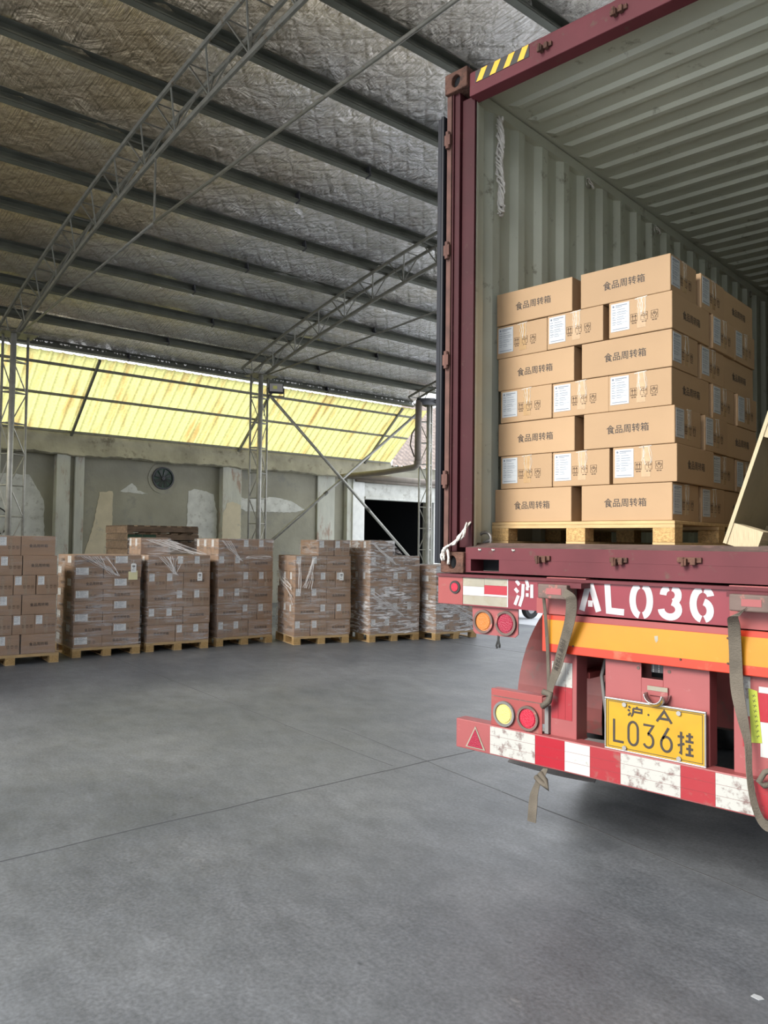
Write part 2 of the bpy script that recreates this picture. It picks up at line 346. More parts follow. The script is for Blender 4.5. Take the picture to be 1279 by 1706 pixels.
def film_mat(name, amount, stretch):
    m = bpy.data.materials.new(name); m.use_nodes = True; n = m.node_tree.nodes; L = m.node_tree.links; n.remove(n['Principled BSDF'])
    out = n['Material Output']; t = n.new('ShaderNodeTexCoord')
    mp = n.new('ShaderNodeMapping'); mp.inputs['Scale'].default_value = stretch; mp.inputs['Rotation'].default_value = (.22,.22,0); L.new(t.outputs['Object'], mp.inputs[0])
    a = n.new('ShaderNodeTexNoise'); a.inputs['Scale'].default_value = 3.0; a.inputs['Detail'].default_value = 7; a.inputs['Roughness'].default_value = .65; a.inputs['Distortion'].default_value = .5; L.new(mp.outputs[0], a.inputs[0])
    k = n.new('ShaderNodeTexNoise'); k.inputs['Scale'].default_value = 1.6; k.inputs['Detail'].default_value = 2; L.new(t.outputs['Object'], k.inputs[0])
    r = n.new('ShaderNodeValToRGB'); e = r.color_ramp.elements; e[0].position = .46; e[0].color = (.08,.08,.08,1); e[1].position = .62; e[1].color = (.62,.62,.62,1)
    L.new(a.outputs[0], r.inputs[0])
    kr = n.new('ShaderNodeMapRange'); kr.inputs[1].default_value = .35; kr.inputs[2].default_value = .62; kr.inputs[3].default_value = .25*amount; kr.inputs[4].default_value = 1.0*amount; L.new(k.outputs[0], kr.inputs[0])
    mu = n.new('ShaderNodeMath'); mu.operation = 'MULTIPLY'; L.new(r.outputs[0], mu.inputs[0]); L.new(kr.outputs[0], mu.inputs[1])
    tr = n.new('ShaderNodeBsdfTransparent'); pr = n.new('ShaderNodeBsdfPrincipled'); pr.inputs['Base Color'].default_value = (.80,.78,.78,1); pr.inputs['Roughness'].default_value = .22
    bp = n.new('ShaderNodeBump'); bp.inputs['Strength'].default_value = .5; bp.inputs['Distance'].default_value = .01; L.new(a.outputs[0], bp.inputs['Height']); L.new(bp.outputs[0], pr.inputs['Normal'])
    mx = n.new('ShaderNodeMixShader'); L.new(mu.outputs[0], mx.inputs[0]); L.new(tr.outputs[0], mx.inputs[1]); L.new(pr.outputs[0], mx.inputs[2]); L.new(mx.outputs[0], out.inputs[0])
    return m
FILM = film_mat('clear_stretch_film', .85, (1.0,1.0,9))
FILMH = film_mat('heavily_wrinkled_stretch_film', 2.2, (1.6,1.6,10))
FILMD = film_mat('gathered_film_top', 1.2, (4,4,5))
STRAND = mat('film_strand', (.75,.73,.72), .35)

# ------------------------------------------------------------------ lettering
def stroke_mesh(mb, glyph, ox, oz, w, h, sw, y, th=.0015, M=None):
    """glyph: list of polylines in 0..1 box; laid in the x-z plane facing -y"""
    for pl in glyph:
        y -= .00008
        pts = [Vector((ox + px*w, oz + pz*h)) for px, pz in pl]
        n = len(pts); Lf = []; Rt = []
        closed = (pts[0]-pts[-1]).length < 1e-6
        for i, p in enumerate(pts):
            a = pts[i-1] if i > 0 else (pts[-2] if closed else None); c = pts[i+1] if i < n-1 else (pts[1] if closed else None)
            d1 = (p-a).normalized() if a is not None else (c-p).normalized(); d2 = (c-p).normalized() if c is not None else d1
            nv = Vector((-(d1.y+d2.y), d1.x+d2.x))
            nv = nv.normalized() if nv.length > 1e-6 else Vector((-d1.y, d1.x))
            k = 1/max(.6, abs(nv.dot(Vector((-d1.y, d1.x)))))
            Lf.append(p + nv*sw/2*k); Rt.append(p - nv*sw/2*k)
        base = len(mb.v)
        for q in Lf + Rt: mb.v.append((q.x, y, q.y))
        for q in Lf + Rt: mb.v.append((q.x, y-th, q.y))
        for i in range(n-1):
            mb.face((base+i, base+i+1, base+n+i+1, base+n+i)); o = 2*n
            mb.face((base+o+i, base+o+n+i, base+o+n+i+1, base+o+i+1))
            mb.face((base+i, base+o+i, base+o+i+1, base+i+1)); mb.face((base+n+i, base+n+i+1, base+o+n+i+1, base+o+n+i))
        mb.face((base, base+n, base+3*n, base+2*n)); mb.face((base+n-1, base+3*n-1, base+4*n-1, base+2*n-1))
def arc(cx, cz, rx, rz, a0, a1, n=14): return [(cx+rx*math.cos(math.radians(a0+(a1-a0)*i/n)), cz+rz*math.sin(math.radians(a0+(a1-a0)*i/n))) for i in range(n+1)]
G_L = [[(.12,1),(.12,.04),(.95,.04)]]
G_0 = [arc(.5,.70,.38,.30,0,180) + arc(.5,.30,.38,.30,180,360) + [(.88,.70)]]
G_3 = [[(.10,.97),(.88,.97),(.48,.60)] + arc(.48,.31,.40,.29,90,-150)]
G_6 = [[(.66,1.0),(.20,.50)] + arc(.5,.31,.38,.31,150,-210,20)]
G_A = [[(.02,0),(.5,1),(.98,0)], [(.2,.30),(.8,.30)]]
G_HU = [[(.05,.95),(.18,.80)], [(.0,.62),(.14,.50)], [(.02,.05),(.20,.35)], [(.60,1.0),(.68,.86)], [(.38,.80),(.96,.80),(.96,.48),(.38,.48)], [(.38,.80),(.38,.45),(.33,.2),(.24,.0)]]
G_GUA = [[(.0,.78),(.40,.78)], [(.0,.38),(.42,.50)], [(.22,1.0),(.22,.06),(.10,.10)], [(.55,.86),(.97,.86)], [(.76,1.0),(.76,.66)], [(.50,.62),(1.0,.62)], [(.55,.30),(.97,.30)], [(.76,.50),(.76,.06)], [(.50,.04),(1.0,.04)]]
# stencil cuts: broken strokes for the sprayed trailer number
ST_HU = [[(.10,.96),(.26,.80)], [(.04,.66),(.20,.52)], [(.22,.40),(.04,.04)], [(.62,1.0),(.72,.72)], [(.46,.84),(.44,.40),(.28,.0)], [(.60,.44),(.74,.44)], [(.60,.68),(.74,.68)], [(.90,.84),(.90,.34)]]
ST_A = [[(.10,.02),(.42,.98)], [(.52,.98),(.90,.02)], [(.40,.28),(.62,.28)]]
ST_L = [[(.14,1.0),(.22,.08),(.98,.06)]]
ST_0 = [arc(.44,.5,.34,.5,95,265,16), arc(.56,.5,.34,.5,-85,85,16)]
ST_3 = [arc(.44,.72,.34,.26,100,178,8), arc(.52,.74,.34,.24,82,-75,12), arc(.44,.27,.44,.25,75,-178,18)]
ST_6 = [arc(.52,.50,.42,.48,95,262,16), arc(.56,.72,.34,.26,80,10,8), arc(.54,.30,.34,.28,80,-75,12)]

_fc = {}
def font_mesh(txt, size, material, bold=0.0, yproud=0.0):
    key = (txt, size, material.name, bold)
    if key in _fc: return _fc[key]
    cu = bpy.data.curves.new('text', 'FONT'); cu.body = txt; cu.size = size; cu.align_x = 'CENTER'; cu.align_y = 'CENTER'; cu.offset = bold; cu.resolution_u = 3
    to = bpy.data.objects.new('text', cu); COL.objects.link(to)
    bpy.context.view_layer.update()
    me = bpy.data.meshes.new_from_object(to.evaluated_get(bpy.context.evaluated_depsgraph_get()))
    bpy.data.objects.remove(to); bpy.data.curves.remove(cu)
    me.materials.clear(); me.materials.append(material)
    me.transform(Matrix.Rotation(math.radians(90), 4, 'X'))      # upright, facing -y
    _fc[key] = me; return me
G_SHI = [[(.50,1.0),(.30,.76),(.02,.60)], [(.50,1.0),(.70,.76),(.98,.60)], [(.44,.76),(.56,.68)], [(.26,.62),(.74,.62),(.74,.30),(.26,.30)], [(.26,.46),(.74,.46)], [(.26,.62),(.26,.03),(.50,.12)], [(.48,.30),(.62,.14),(.97,.0)], [(.86,.26),(.66,.17)]]
def box_text(sz):
    key = ('box', sz)
    if key in _fc: return _fc[key]
    me = font_mesh('\u54c1\u5468\u8f6c\u7bb1', sz, INK, .0003)
    mb = MB()
    for v in me.vertices: mb.v.append((v.co.x + sz*.5, v.co.y, v.co.z))
    for p in me.polygons: mb.face(tuple(p.vertices))
    zs = [v.co.z for v in me.vertices]; z0, z1 = min(zs), max(zs)
    stroke_mesh(mb, G_SHI, -2.48*sz, z0, sz*.94, z1-z0, sz*.085, .0002, .0004)
    _fc[key] = mb.mesh('printed_text', INK); return _fc[key]
def put(name, me, parent, M):
    o = bpy.data.objects.new(name, me); COL.objects.link(o); o.parent = parent; o.matrix_local = M; return o

# ------------------------------------------------------------------ setting: floor, yard, wall, roof
RZB = math.atan2(-0.11415664, 0.99346276)           # building frame turned against the truck
def thing_b(name, label, cat, t, u, z=0.0, group=None): return thing(name, label, cat, b(t, u, z), RZB, group)
def place_b(o, t=0.0, u=0.0, z=0.0): o.location = b(t, u, z); o.rotation_euler = (0, 0, RZB); return o
# in these builders a local point is (-dt, du, z)
KS = 1.067
def ws(t, u, z): return (-t*KS, u*KS, CAM.z + (z-CAM.z)*KS)     # back-wall survey scaled to its true distance

f = MB(); f.box((-24,-2.4,-.15), (9,12.4,0)); fl = place_b(f.build('floor', FLOOR)); tag(fl, kind='structure')
f = MB(); f.box((-90,12.4,-.17), (60,110,-.0)); f.box((-90,-70,-.17),(60,-2.4,-.005)); f.box((9,-2.4,-.17),(60,12.4,-.005))
tag(place_b(f.build('floor', YARD)), kind='structure')
# slab joints
JM = mat('dark_slab_joint', (.075,.077,.082), .9)
def joint(pts, w):
    f = MB()
    for p, q in zip(pts, pts[1:]):
        p = Vector((p[0],p[1],0)); q = Vector((q[0],q[1],0)); d = (q-p).normalized(); n_ = Vector((-d.y,d.x,0))*w/2
        f.prism([p-n_, q-n_, q+n_, p+n_], (0,0,.0012))
    o = f.build('floor_joint', JM); o.parent = fl; o.matrix_parent_inverse = fl_inv
bpy.context.view_layer.update()
fl_inv = fl.matrix_world.inverted()
def wob(a, c, n, amp):
    r = random.Random(int(a[0]*100)+n); return [(a[0]+(c[0]-a[0])*i/n + r.uniform(-amp,amp), a[1]+(c[1]-a[1])*i/n + r.uniform(-amp,amp)) for i in range(n+1)]
joint(wob((-1.66,-5.4), (-1.0,.60), 24, .008), .009); joint(wob((-1.0,.60), (.35,12.4), 30, .008), .009)
joint(wob((-2.14,1.26), (-.157,.814), 10, .010), .006); joint(wob((-.157,.814), (5.6,-.62), 30, .008), .009)
joint(wob((-1.05,.72), (-9.0,2.1), 22, .01), .006)
joint(wob((-9.2,7.1), (-2.0,6.3), 22, .01), .010)

# concrete boundary wall on the far left
f = MB()
def wbox(mb, t0, t1, u0, u1, z0, z1):
    a = ws(t0,u0,z0); c = ws(t1,u1,z1); mb.box((min(a[0],c[0]), a[1], max(0,a[2]) if z0 > 0 else 0), (max(a[0],c[0]), c[1], c[2])); return mb
WALLM = mat('grey_stained_plaster', (0.307,0.293,0.228), .92, var=.14, vscale=1.4, dirt=(.26,.255,.215), dirtamt=.16, dscale=1.6, bump=.35, bscale=9)
wbox(f, 16.6, 16.85, -7, 13.08, 0, 3.5); wbox(f, 16.6, 16.85, 15.6, 22, 0, 3.62); wbox(f, 16.6, 16.85, 13.0, 15.6, 2.80, 3.62)
wall = place_b(f.build('wall_left', WALLM)); tag(wall, kind='structure')
f = MB()
def lip(u, v):  # rough concrete ring beam with a broken lower edge
    uu = -7 + 20.95*u
    k = v*4; r = .035*math.sin(uu*3.1)+.02*math.sin(uu*11.3)+.015*math.sin(uu*29)
    prof = [(16.36,3.82),(16.34,3.36+r*.5),(16.40,3.335+r*.5),(16.62,3.34),(16.62,3.34)]
    p = prof[min(4, int(round(k)))]; return ws(p[0], uu, p[1])
f.grid(lip, 260, 4); wbox(f, 16.37, 17.0, -7, 13.95, 3.40, 3.82)
tag(place_b(f.build('trim_1', CONCW)), kind='structure')
ti = 2
for (u0, u1, t0, m_, zt) in ((.9,1.35,16.42,PILL,3.36),(5.07,5.34,16.40,PILL,3.36),(5.45,5.64,16.44,PILL,3.36),(5.34,5.45,16.5,WALLM,3.36),(8.83,9.33,16.42,PILL,3.36),(12.50,12.66,16.44,PILL,3.30),(12.66,13.06,16.40,WHITEP,3.30),(11.62,12.17,16.54,PILL,3.34)):
    f = MB(); wbox(f, t0, 16.6, u0, u1, 0, zt); tag(place_b(f.build('trim_%d' % ti, m_, bevel=.012)), kind='structure'); ti += 1
f = MB(); wbox(f, 16.42, 16.6, 13.06, 22, 2.83, 3.22); wbox(f, 16.36, 16.6, 13.06, 22, 2.79, 2.85); tag(place_b(f.build('trim_%d' % ti, PLASW)), kind='structure'); ti += 1
f = MB(); wbox(f, 16.40, 16.6, 15.62, 15.86, 0, 2.80); tag(place_b(f.build('trim_%d' % ti, WHITEP)), kind='structure'); ti += 1
# room behind the doorway, its darkness painted into the walls: floor, three walls and a ceiling
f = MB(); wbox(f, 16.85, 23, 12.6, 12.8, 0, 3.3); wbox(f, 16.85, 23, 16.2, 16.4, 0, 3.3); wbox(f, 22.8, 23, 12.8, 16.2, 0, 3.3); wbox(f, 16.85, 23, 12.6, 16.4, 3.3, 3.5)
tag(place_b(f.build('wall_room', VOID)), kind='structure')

f = MB(); f.box((-18.9,-2.6,0), (-8.6,-2.4,4.7)); tag(place_b(f.build('wall_back_blocker', WALLM)), kind='structure')  # unseen wall, added to keep the sun off the left stacks
f = MB(); f.box((7.75,-16,0), (7.9,14.3,5.9)); tag(place_b(f.build('wall_right_blocker', mat('blocker_grey', (.22,.225,.22), .6, var=.08, vscale=1))), kind='structure')  # unseen wall, added to cut ambient light on the cartons' right sides
# peeled plaster: irregular thin skins on the wall
def patch(pts, t, m_, th=.008, seed=1, parent=wall):
    rr = random.Random(seed); P_ = []
    for (a, c) in zip(pts, pts[1:]+pts[:1]):
        n = max(2, int(math.hypot(c[0]-a[0], c[1]-a[1])/.06))
        for i in range(n):
            k = i/n; P_.append((a[0]+(c[0]-a[0])*k + rr.uniform(-.012,.012), a[1]+(c[1]-a[1])*k + rr.uniform(-.012,.012)))
    f = MB(); f.prism([ws(t, u, z) for u, z in P_], (th,0,0)); o = f.build('plaster_patch', m_); o.parent = parent
patch([(6.02,2.62),(6.30,2.66),(6.32,.4),(5.70,.4),(5.74,1.35),(5.90,1.9)], 16.6, PLAST, seed=3)
patch([(6.46,2.66),(6.58,2.74),(6.71,2.85),(6.80,2.80),(6.86,2.70),(7.10,2.64),(6.9,2.62)], 16.6, PLASW, seed=5)
patch([(8.04,2.74),(8.2,2.80),(8.5,2.76),(8.68,2.70),(8.78,2.3),(8.80,.4),(8.30,.4),(8.10,1.4),(8.03,1.9)], 16.6, PLASW, seed=6)
patch([(9.40,2.70),(9.52,2.64),(9.9,2.68),(10.4,2.72),(10.9,2.62),(11.25,2.44),(11.0,2.36),(10.2,2.34),(9.55,2.34),(9.40,2.4)], 16.6, PLASW, seed=7)
patch([(9.34,2.85),(9.42,2.6),(9.44,.4),(9.34,.4)], 16.6, PLAST, seed=8)
patch([(8.84,2.2),(8.95,2.5),(9.1,2.55),(9.32,2.45),(9.32,.4),(8.84,.4)], 16.42, PLAST, seed=9)
patch([(3.2,2.9),(4.6,2.9),(4.9,2.4),(4.95,.4),(3.2,.4)], 16.6, PLASW, seed=10, th=.004)

# exhaust fan
ft = ws(16.6, 7.43, 3.0)
BLADE = mat('dark_fan_blade', (.022,.028,.022), .5)
fan = thing('exhaust_fan', 'round black louvred exhaust fan set high in the grey plaster wall', 'fan', b(-ft[0], ft[1], ft[2]), RZB)
f = MB(); f.disc((.0,0,0), (1,0,0), .27, .04, 32, .235); f.build('fan_ring', DARKM, fan, smooth=False)
f = MB(); f.disc((.004,0,0), (1,0,0), .236, .008, 32); f.build('back_plate', GREENP, fan)
for k in range(8):
    a = k*math.pi/4; f = MB()
    f.prism([(.014, math.cos(a)*.05, math.sin(a)*.05), (.014, math.cos(a+.12)*.22, math.sin(a+.12)*.22), (.03, math.cos(a+.62)*.21, math.sin(a+.62)*.21), (.03, math.cos(a+.9)*.05, math.sin(a+.9)*.05)], (.003,0,0)); f.build('fan_blade', BLADE, fan)
f = MB(); f.disc((.016,0,0), (1,0,0), .045, .03, 18); f.disc((.046,0,0),(1,0,0),.012,.006,10); f.build('hub', DARKM, fan)
f = MB(); f.disc((.0,0,0), (1,0,0), .37, .012, 26, .272); f.build('plaster_collar', WALLM, fan)

# hose loop hung on the wall behind the first stack
hp = ws(16.55, 3.95, 1.95)
f = MB(); f.tube([(0, .30*math.cos(a), .30*math.sin(a)) for a in [i*math.pi/14 for i in range(29)]], .014, 6, caps=False)
f.tube([(0,0,.30),(-.07,0,.31)], .01, 6)
o = f.build('hose_loop', RUBR, smooth=True); o.location = b(-hp[0], hp[1], hp[2]); o.rotation_euler = (0,0,RZB); tag(o, 'thin black hose loop hanging on the plaster wall above the leftmost carton stack', 'hose')

# drainpipe elbow by the end column, gutter pipe over the doorway
pp = thing_b('drain_pipe', 'thick dark drainpipe dropping beside the end column and elbowing back to the wall', 'pipe', 14.55, 13.28, 0)
f = MB(); f.tube([(0,.02,5.22),(0,0,4.4),(0,0,3.62)], .085, 12); f.build('downpipe', PVC, pp, smooth=True)
f = MB(); f.tube([(0,0,3.66),(-.02,-.02,3.57),(-.10,-.05,3.53),(-1.0,-.25,3.45),(-2.6,-.5,3.40)], .075, 12); f.build('return_pipe', PVC, pp, smooth=True)
f = MB(); f.disc((0,0,3.60),(0,0,1),.10,.09,14); f.build('pipe_collar', PVC, pp)
f = MB(); f.tube([(-.03,.0,4.6),(-.16,-.06,4.4),(-.20,-.08,4.1),(-.1,-.03,3.8)], .018, 6); f.build('thin_hose', PVC, pp, smooth=True)
f = MB(); f.tube([(.0,.55,5.27),(0,.3,5.24),(0,0,5.20)], .09, 10); f.build('inlet_pipe', DARKM, pp, smooth=True)
gp = ws(16.3, 13.0, 3.36)
f = MB(); f.tube([(0,-.4,.0),(0,5,.0)], .085, 12); f.tube([(0,-.35,-.10),(0,5,-.13)], .05, 10)
o = f.build('gutter_pipe', PVC, smooth=True); o.location = b(-gp[0], gp[1], gp[2]); o.rotation_euler = (0,0,RZB); tag(o, 'grey gutter pipe running along the wall above the dark doorway', 'pipe')

# tiled roof of the neighbouring building
tr = thing_b('tiled_roof_building', 'neighbouring building with dusty brown wavy tile roof beyond the yellow sheeting', 'building', 19, 15, 0)
f = MB()
def tilef(u, v):
    uu = .75 + 6.8*u + .80*v*6.0; vv = v*6.0; row = vv/.30; fr = row - math.floor(row)
    t = 18.45 + vv*.84; z = 3.98 + vv*.54 + .045*(1-fr) + .035*math.cos(uu*2*math.pi/.24)
    return (-(t-19), uu, z)
f.grid(tilef, 170, 120); f.build('tile_roof', TILE, tr)
f = MB(); f.box((-5.4,-1.0,3.60), (.5,7.8,4.03)); f.box((-5.4,2.6,0), (.45,7.8,3.66)); f.build('building_wall', WALLM, tr)

# yellow fibreglass sheeting on its steel rails
can = thing_b('yellow_roof_sheeting', 'long sloping band of yellow translucent corrugated sheeting between eave and concrete wall', 'roof sheeting', 16.6, 5, 0)
def sl(k, u, off=0.0):     # point on the sheeting slope, k 0 top .. 1 bottom
    t = 14.86 + 1.49*k; z = 5.06 - 1.26*k; p = ws(t, u, z); n_ = Vector((-.646, 0, -.763))
    return Vector((p[0]+16.6, p[1]-5, p[2])) + Vector((.0,0,0)) + Vector((.646,0,-.763))*off*-1
f = MB(); NR = 100
prof = []
u = -6.5
while u < 13.75: prof += [(u,0),(u+.115,0),(u+.135,.022),(u+.165,.022),(u+.185,0)]; u += .2
f.grid(lambda a, c: sl(c, prof[min(len(prof)-1, int(round(a*(len(prof)-1))))][0], prof[min(len(prof)-1, int(round(a*(len(prof)-1))))][1]), len(prof)-1, 1)
f.build('corrugated_sheet', PANEL, can)
for nm, k in (('top_rail', .12), ('middle_rail', .49), ('bottom_rail', .97)):
    f = MB(); p = sl(k, -6.5, -.06); q = sl(k, 13.8, -.06); f.beam(p, q, .06, .05); f.build(nm, STEEL, can)
for uu in (-2.3, 1.5, 5.3, 9.15, 12.95):
    f = MB(); f.beam(sl(-.02, uu, -.10), sl(1.0, uu, -.10), .05, .05); f.build('slope_bar', STEEL, can)

# ------------------------------------------------------------------ roof: foil ceiling, purlins, trusses, columns
def zt(t): return 7.007 - .0119*(t-4.2)**2
T0, T1, U0, U1 = -7.6, 15.95, -2.0, 14.35
f = MB()
nT, nU = 150, 110
import mathutils.noise as mn
def foil(a, c):
    t = T0+(T1-T0)*a; uu = U0+(U1-U0)*c
    k = mn.noise(Vector((t*1.3, uu*1.3, 1))) * .022 + mn.noise(Vector((t*3.7, uu*3.7, 4)))*.010
    ph = ((15.0-t) % 1.13)/1.13; sag = -.03*math.sin(math.pi*ph)
    return (-t, uu, zt(t)+.155+k+sag)
f.grid(foil, nT, nU)
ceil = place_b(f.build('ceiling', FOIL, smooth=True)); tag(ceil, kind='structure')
f = MB(); f.grid(lambda a, c: (-(T0+(T1-T0)*a), U0+(U1-U0)*c, zt(T0+(T1-T0)*a)+.22), 60, 1)
tag(place_b(f.build('ceiling', STEEL)), kind='structure')       # metal roof skin over the foil
# torn foil fringe along the eave
f = MB(); rr = random.Random(3); uu = U0
while uu < U1-.1:
    w_ = rr.uniform(.04,.14); h_ = rr.uniform(.02,.09); p = zt(T1)+.16
    f.prism([(-T1, uu, p), (-T1, uu+w_, p), (-T1, uu+w_*rr.uniform(.2,.9), p-h_)], (.004,0,0)); uu += w_*.8
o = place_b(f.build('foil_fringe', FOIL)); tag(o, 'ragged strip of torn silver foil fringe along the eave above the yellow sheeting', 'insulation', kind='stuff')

PT = [15.9, 15.0, 13.95, 12.95, 11.85, 10.75, 9.6, 8.5, 7.35, 6.15, 5.0, 3.85, 2.7, 1.55, .4, -.75, -1.9, -3.05, -4.2, -5.35, -6.5]
ORD = ['eave','second','third','fourth','fifth','sixth','seventh','eighth','ninth','tenth','eleventh','twelfth','thirteenth','fourteenth','fifteenth','sixteenth','seventeenth','eighteenth','nineteenth','twentieth','twenty-first']
for i, t in enumerate(PT):
    f = MB(); z = zt(t)+.065; s_ = -(-2*.0119*(t-4.2)); a = math.atan(-2*.0119*(t-4.2))  # slope dz/dt
    M_ = Matrix.Rotation(a, 4, 'Y')
    L0, L1 = U0+.02 - 0, U1-.02
    f.box((-.045,L0,-.085), (-.039,L1,.065), M_); f.box((-.045,L0,-.085), (.045,L1,-.079), M_); f.box((-.045,L0,.059), (.045,L1,.065), M_); f.box((.039,L0,-.085), (.045,L1,-.060), M_)
    lab = ('galvanised channel purlin at the eave directly over the yellow sheeting' if i == 0 else 'galvanised channel purlin under the silver foil, %s up from the eave' % ORD[i])
    pr = thing_b('purlin', lab, 'purlin', t, 0, z, 'roof purlins')
    f.build('channel', PURL, pr)
    for uj in (6.3 + (i % 3)*.45, 11.4 - (i % 2)*.9):
        f = MB(); f.box((-.05,uj-.012,-.092), (.052,uj+.012,.06), M_); f.build('splice_plate', DARKM, pr)

def truss(uc, label):
    tr_ = thing_b('roof_truss', label, 'truss', 14.85, uc, 0, 'arched lattice trusses')
    def P(t, du, dz): return (-(t-14.85), du, zt(t)+dz)
    ts = [15.35 - i*.42 for i in range(52)]
    for du in (-.16, .16):
        f = MB(); f.tube([P(t, du, -.055) for t in ts], .030, 6); f.build('top_chord', STEEL, tr_)
    f = MB(); bt = [14.85 - i*.42 for i in range(51)]
    f.tube([P(15.1,0,-.30)] + [P(t, 0, -.47) for t in bt], .033, 6); f.build('bottom_chord', STEEL, tr_)
    far = MB(); cnt = 0
    for i in range(0, 51):
        t = ts[i]; near = t > 1.0
        for kind_ in range(3):
            g = MB() if near else far
            if kind_ == 0: g.tube([P(t,-.16,-.04), P(t,.16,-.04)], .011, 4)
            elif i % 2 == 0: g.tube([P(t,(-.16,.16)[kind_-1],-.05), P(t-.21,0,-.45)], .011, 4); 
            else: g.tube([P(t-.0,(-.16,.16)[kind_-1],-.05), P(t+.21,0,-.45)], .011, 4)
            if near and cnt < 99: g.build('web_bar', STEEL, tr_); cnt += 1
            elif near:
                far.v  # beyond a hundred: kept in the shared far lattice
                n0 = len(far.v); far.v += g.v; far.f += [tuple(n0+q for q in x) for x in g.f]; far.mi += g.mi
    o = far.build('far_lattice', STEEL, tr_); o['kind'] = 'stuff'
    th = 8.95; zh = 5.45
    f = MB(); f.tube([(-(14.5-14.85),0,5.22), (-(th-14.85),0,zh)], .018, 8); f.tube([(-(th-14.85),0,zh), (-(-.55-14.85),0,zh+.02)], .018, 8); f.tube([(15.4,0,zh+.02),(21.0,0,5.22)], .018, 8)
    f.build('tie_rod', STEEL, tr_, smooth=True)
    for t in (th, -.55):
        f = MB(); f.tube([P(t,0,-.47), (-(t-14.85),0,zh)], .014, 8); f.build('hanger', STEEL, tr_)
    return tr_
truss(3.82, 'arched lattice roof truss crossing the left half of the photo, nearest the camera')
truss(8.83, 'arched lattice roof truss meeting the floodlit middle column')
truss(13.82, 'arched lattice roof truss over the end column, farthest from the camera')

def column(uc, label):
    c = thing_b('lattice_column', label, 'column', 14.85, uc, 0, 'lattice columns')
    H = 5.22; q = ((0,-.21,'side_chord'), (0,.21,'side_chord'), (.20,-.085,'front_chord'))
    for x, y, nm in q:
        f = MB(); f.tube([(x,y,0),(x,y,H)], .024 if nm == 'side_chord' else .052, 10); f.build(nm, PIPE, c, smooth=True)
    z = .35; k = 0
    while z < H-.1:
        for a, d in ((0,2),(2,1),(0,1)):
            f = MB(); f.tube([(q[a][0],q[a][1],z), (q[d][0],q[d][1],z)], .013, 5); f.build('rung', PIPE, c)
        if z+.55 < H:
            for a, d in (((0,2),(2,1)) if k % 2 == 0 else ((2,0),(1,2))):
                f = MB(); f.tube([(q[a][0],q[a][1],z), (q[d][0],q[d][1],z+.55)], .012, 5); f.build('diagonal', PIPE, c)
        z += .55; k += 1
    f = MB(); f.box((-.16,-.30,H), (.32,.30,H+.014)); f.build('cap_plate', STEEL, c)
    f = MB(); f.box((-.14,-.28,0), (.34,.28,.015)); f.build('base_plate', STEEL, c)
    return c
column(3.82, 'pale steel lattice column at the left edge of the photo')
column(8.83, 'steel lattice column in mid photo with a floodlight near its top')
column(13.82, 'steel lattice column beside the drainpipe, next to the container door')

def brace(p, q, lab):
    d = thing_b('cross_brace', lab, 'brace', *p[:2], 0)
    f = MB(); a = (0,0,p[2]); c_ = (-(q[0]-p[0]), q[1]-p[1], q[2]); f.tube([a, c_], .035, 10); f.build('brace_tube', PIPE, d, smooth=True)
    m_ = Vector(a).lerp(Vector(c_), .62); dd = (Vector(c_)-Vector(a)).normalized()
    f = MB(); f.tube([m_-dd*.05, m_+dd*.05], .042, 10); f.build('coupling', STEEL, d)
brace((14.78,9.06,4.83), (14.78,13.6,.95), 'galvanised brace tube falling from the middle column top down to the right')
brace((14.88,13.50,4.93), (14.88,8.95,1.42), 'galvanised brace tube rising to the right up to the end column top')
# floodlight on the middle column
fp = b(14.42, 8.99, 4.92)
fld = thing('floodlight', 'small square grey LED floodlight clamped near the top of the middle column', 'lamp', fp, 0)
vdir = (CAM - fp); rzf = math.atan2(vdir.x, -vdir.y) + .10; fld.rotation_euler = (0,0,rzf)
R_ = Matrix.Rotation(math.radians(-24), 4, 'X')
f = MB(); f.box((-.16,-.03,-.11), (.16,.03,.13), R_); f.build('housing', DARKM, fld, bevel=.008)
f = MB(); f.box((-.14,-.036,-.09), (.14,-.031,.11), R_); f.build('front_glass', mat('floodlight_reflector', (.55,.52,.50), .25), fld)
f = MB(); f.box((-.07,-.041,-.03), (.02,-.037,.05), R_); f.build('led_plate', mat('led_phosphor', (.80,.78,.25), .4), fld)
f = MB(); f.box((-.19,-.01,-.01), (-.165,.01,.01)); f.box((-.18,-.02,-.16), (-.165,.02,.02)); f.box((-.18,-.02,-.17), (.18,.02,-.155)); f.box((.165,-.02,-.16), (.18,.02,.02)); f.build('bracket', DARKM, fld)
f = MB(); f.tube([(-.1,.03,-.1),(-.2,.06,-.25),(-.25,.05,-.6)], .008, 5); f.build('cable', RUBR, fld)

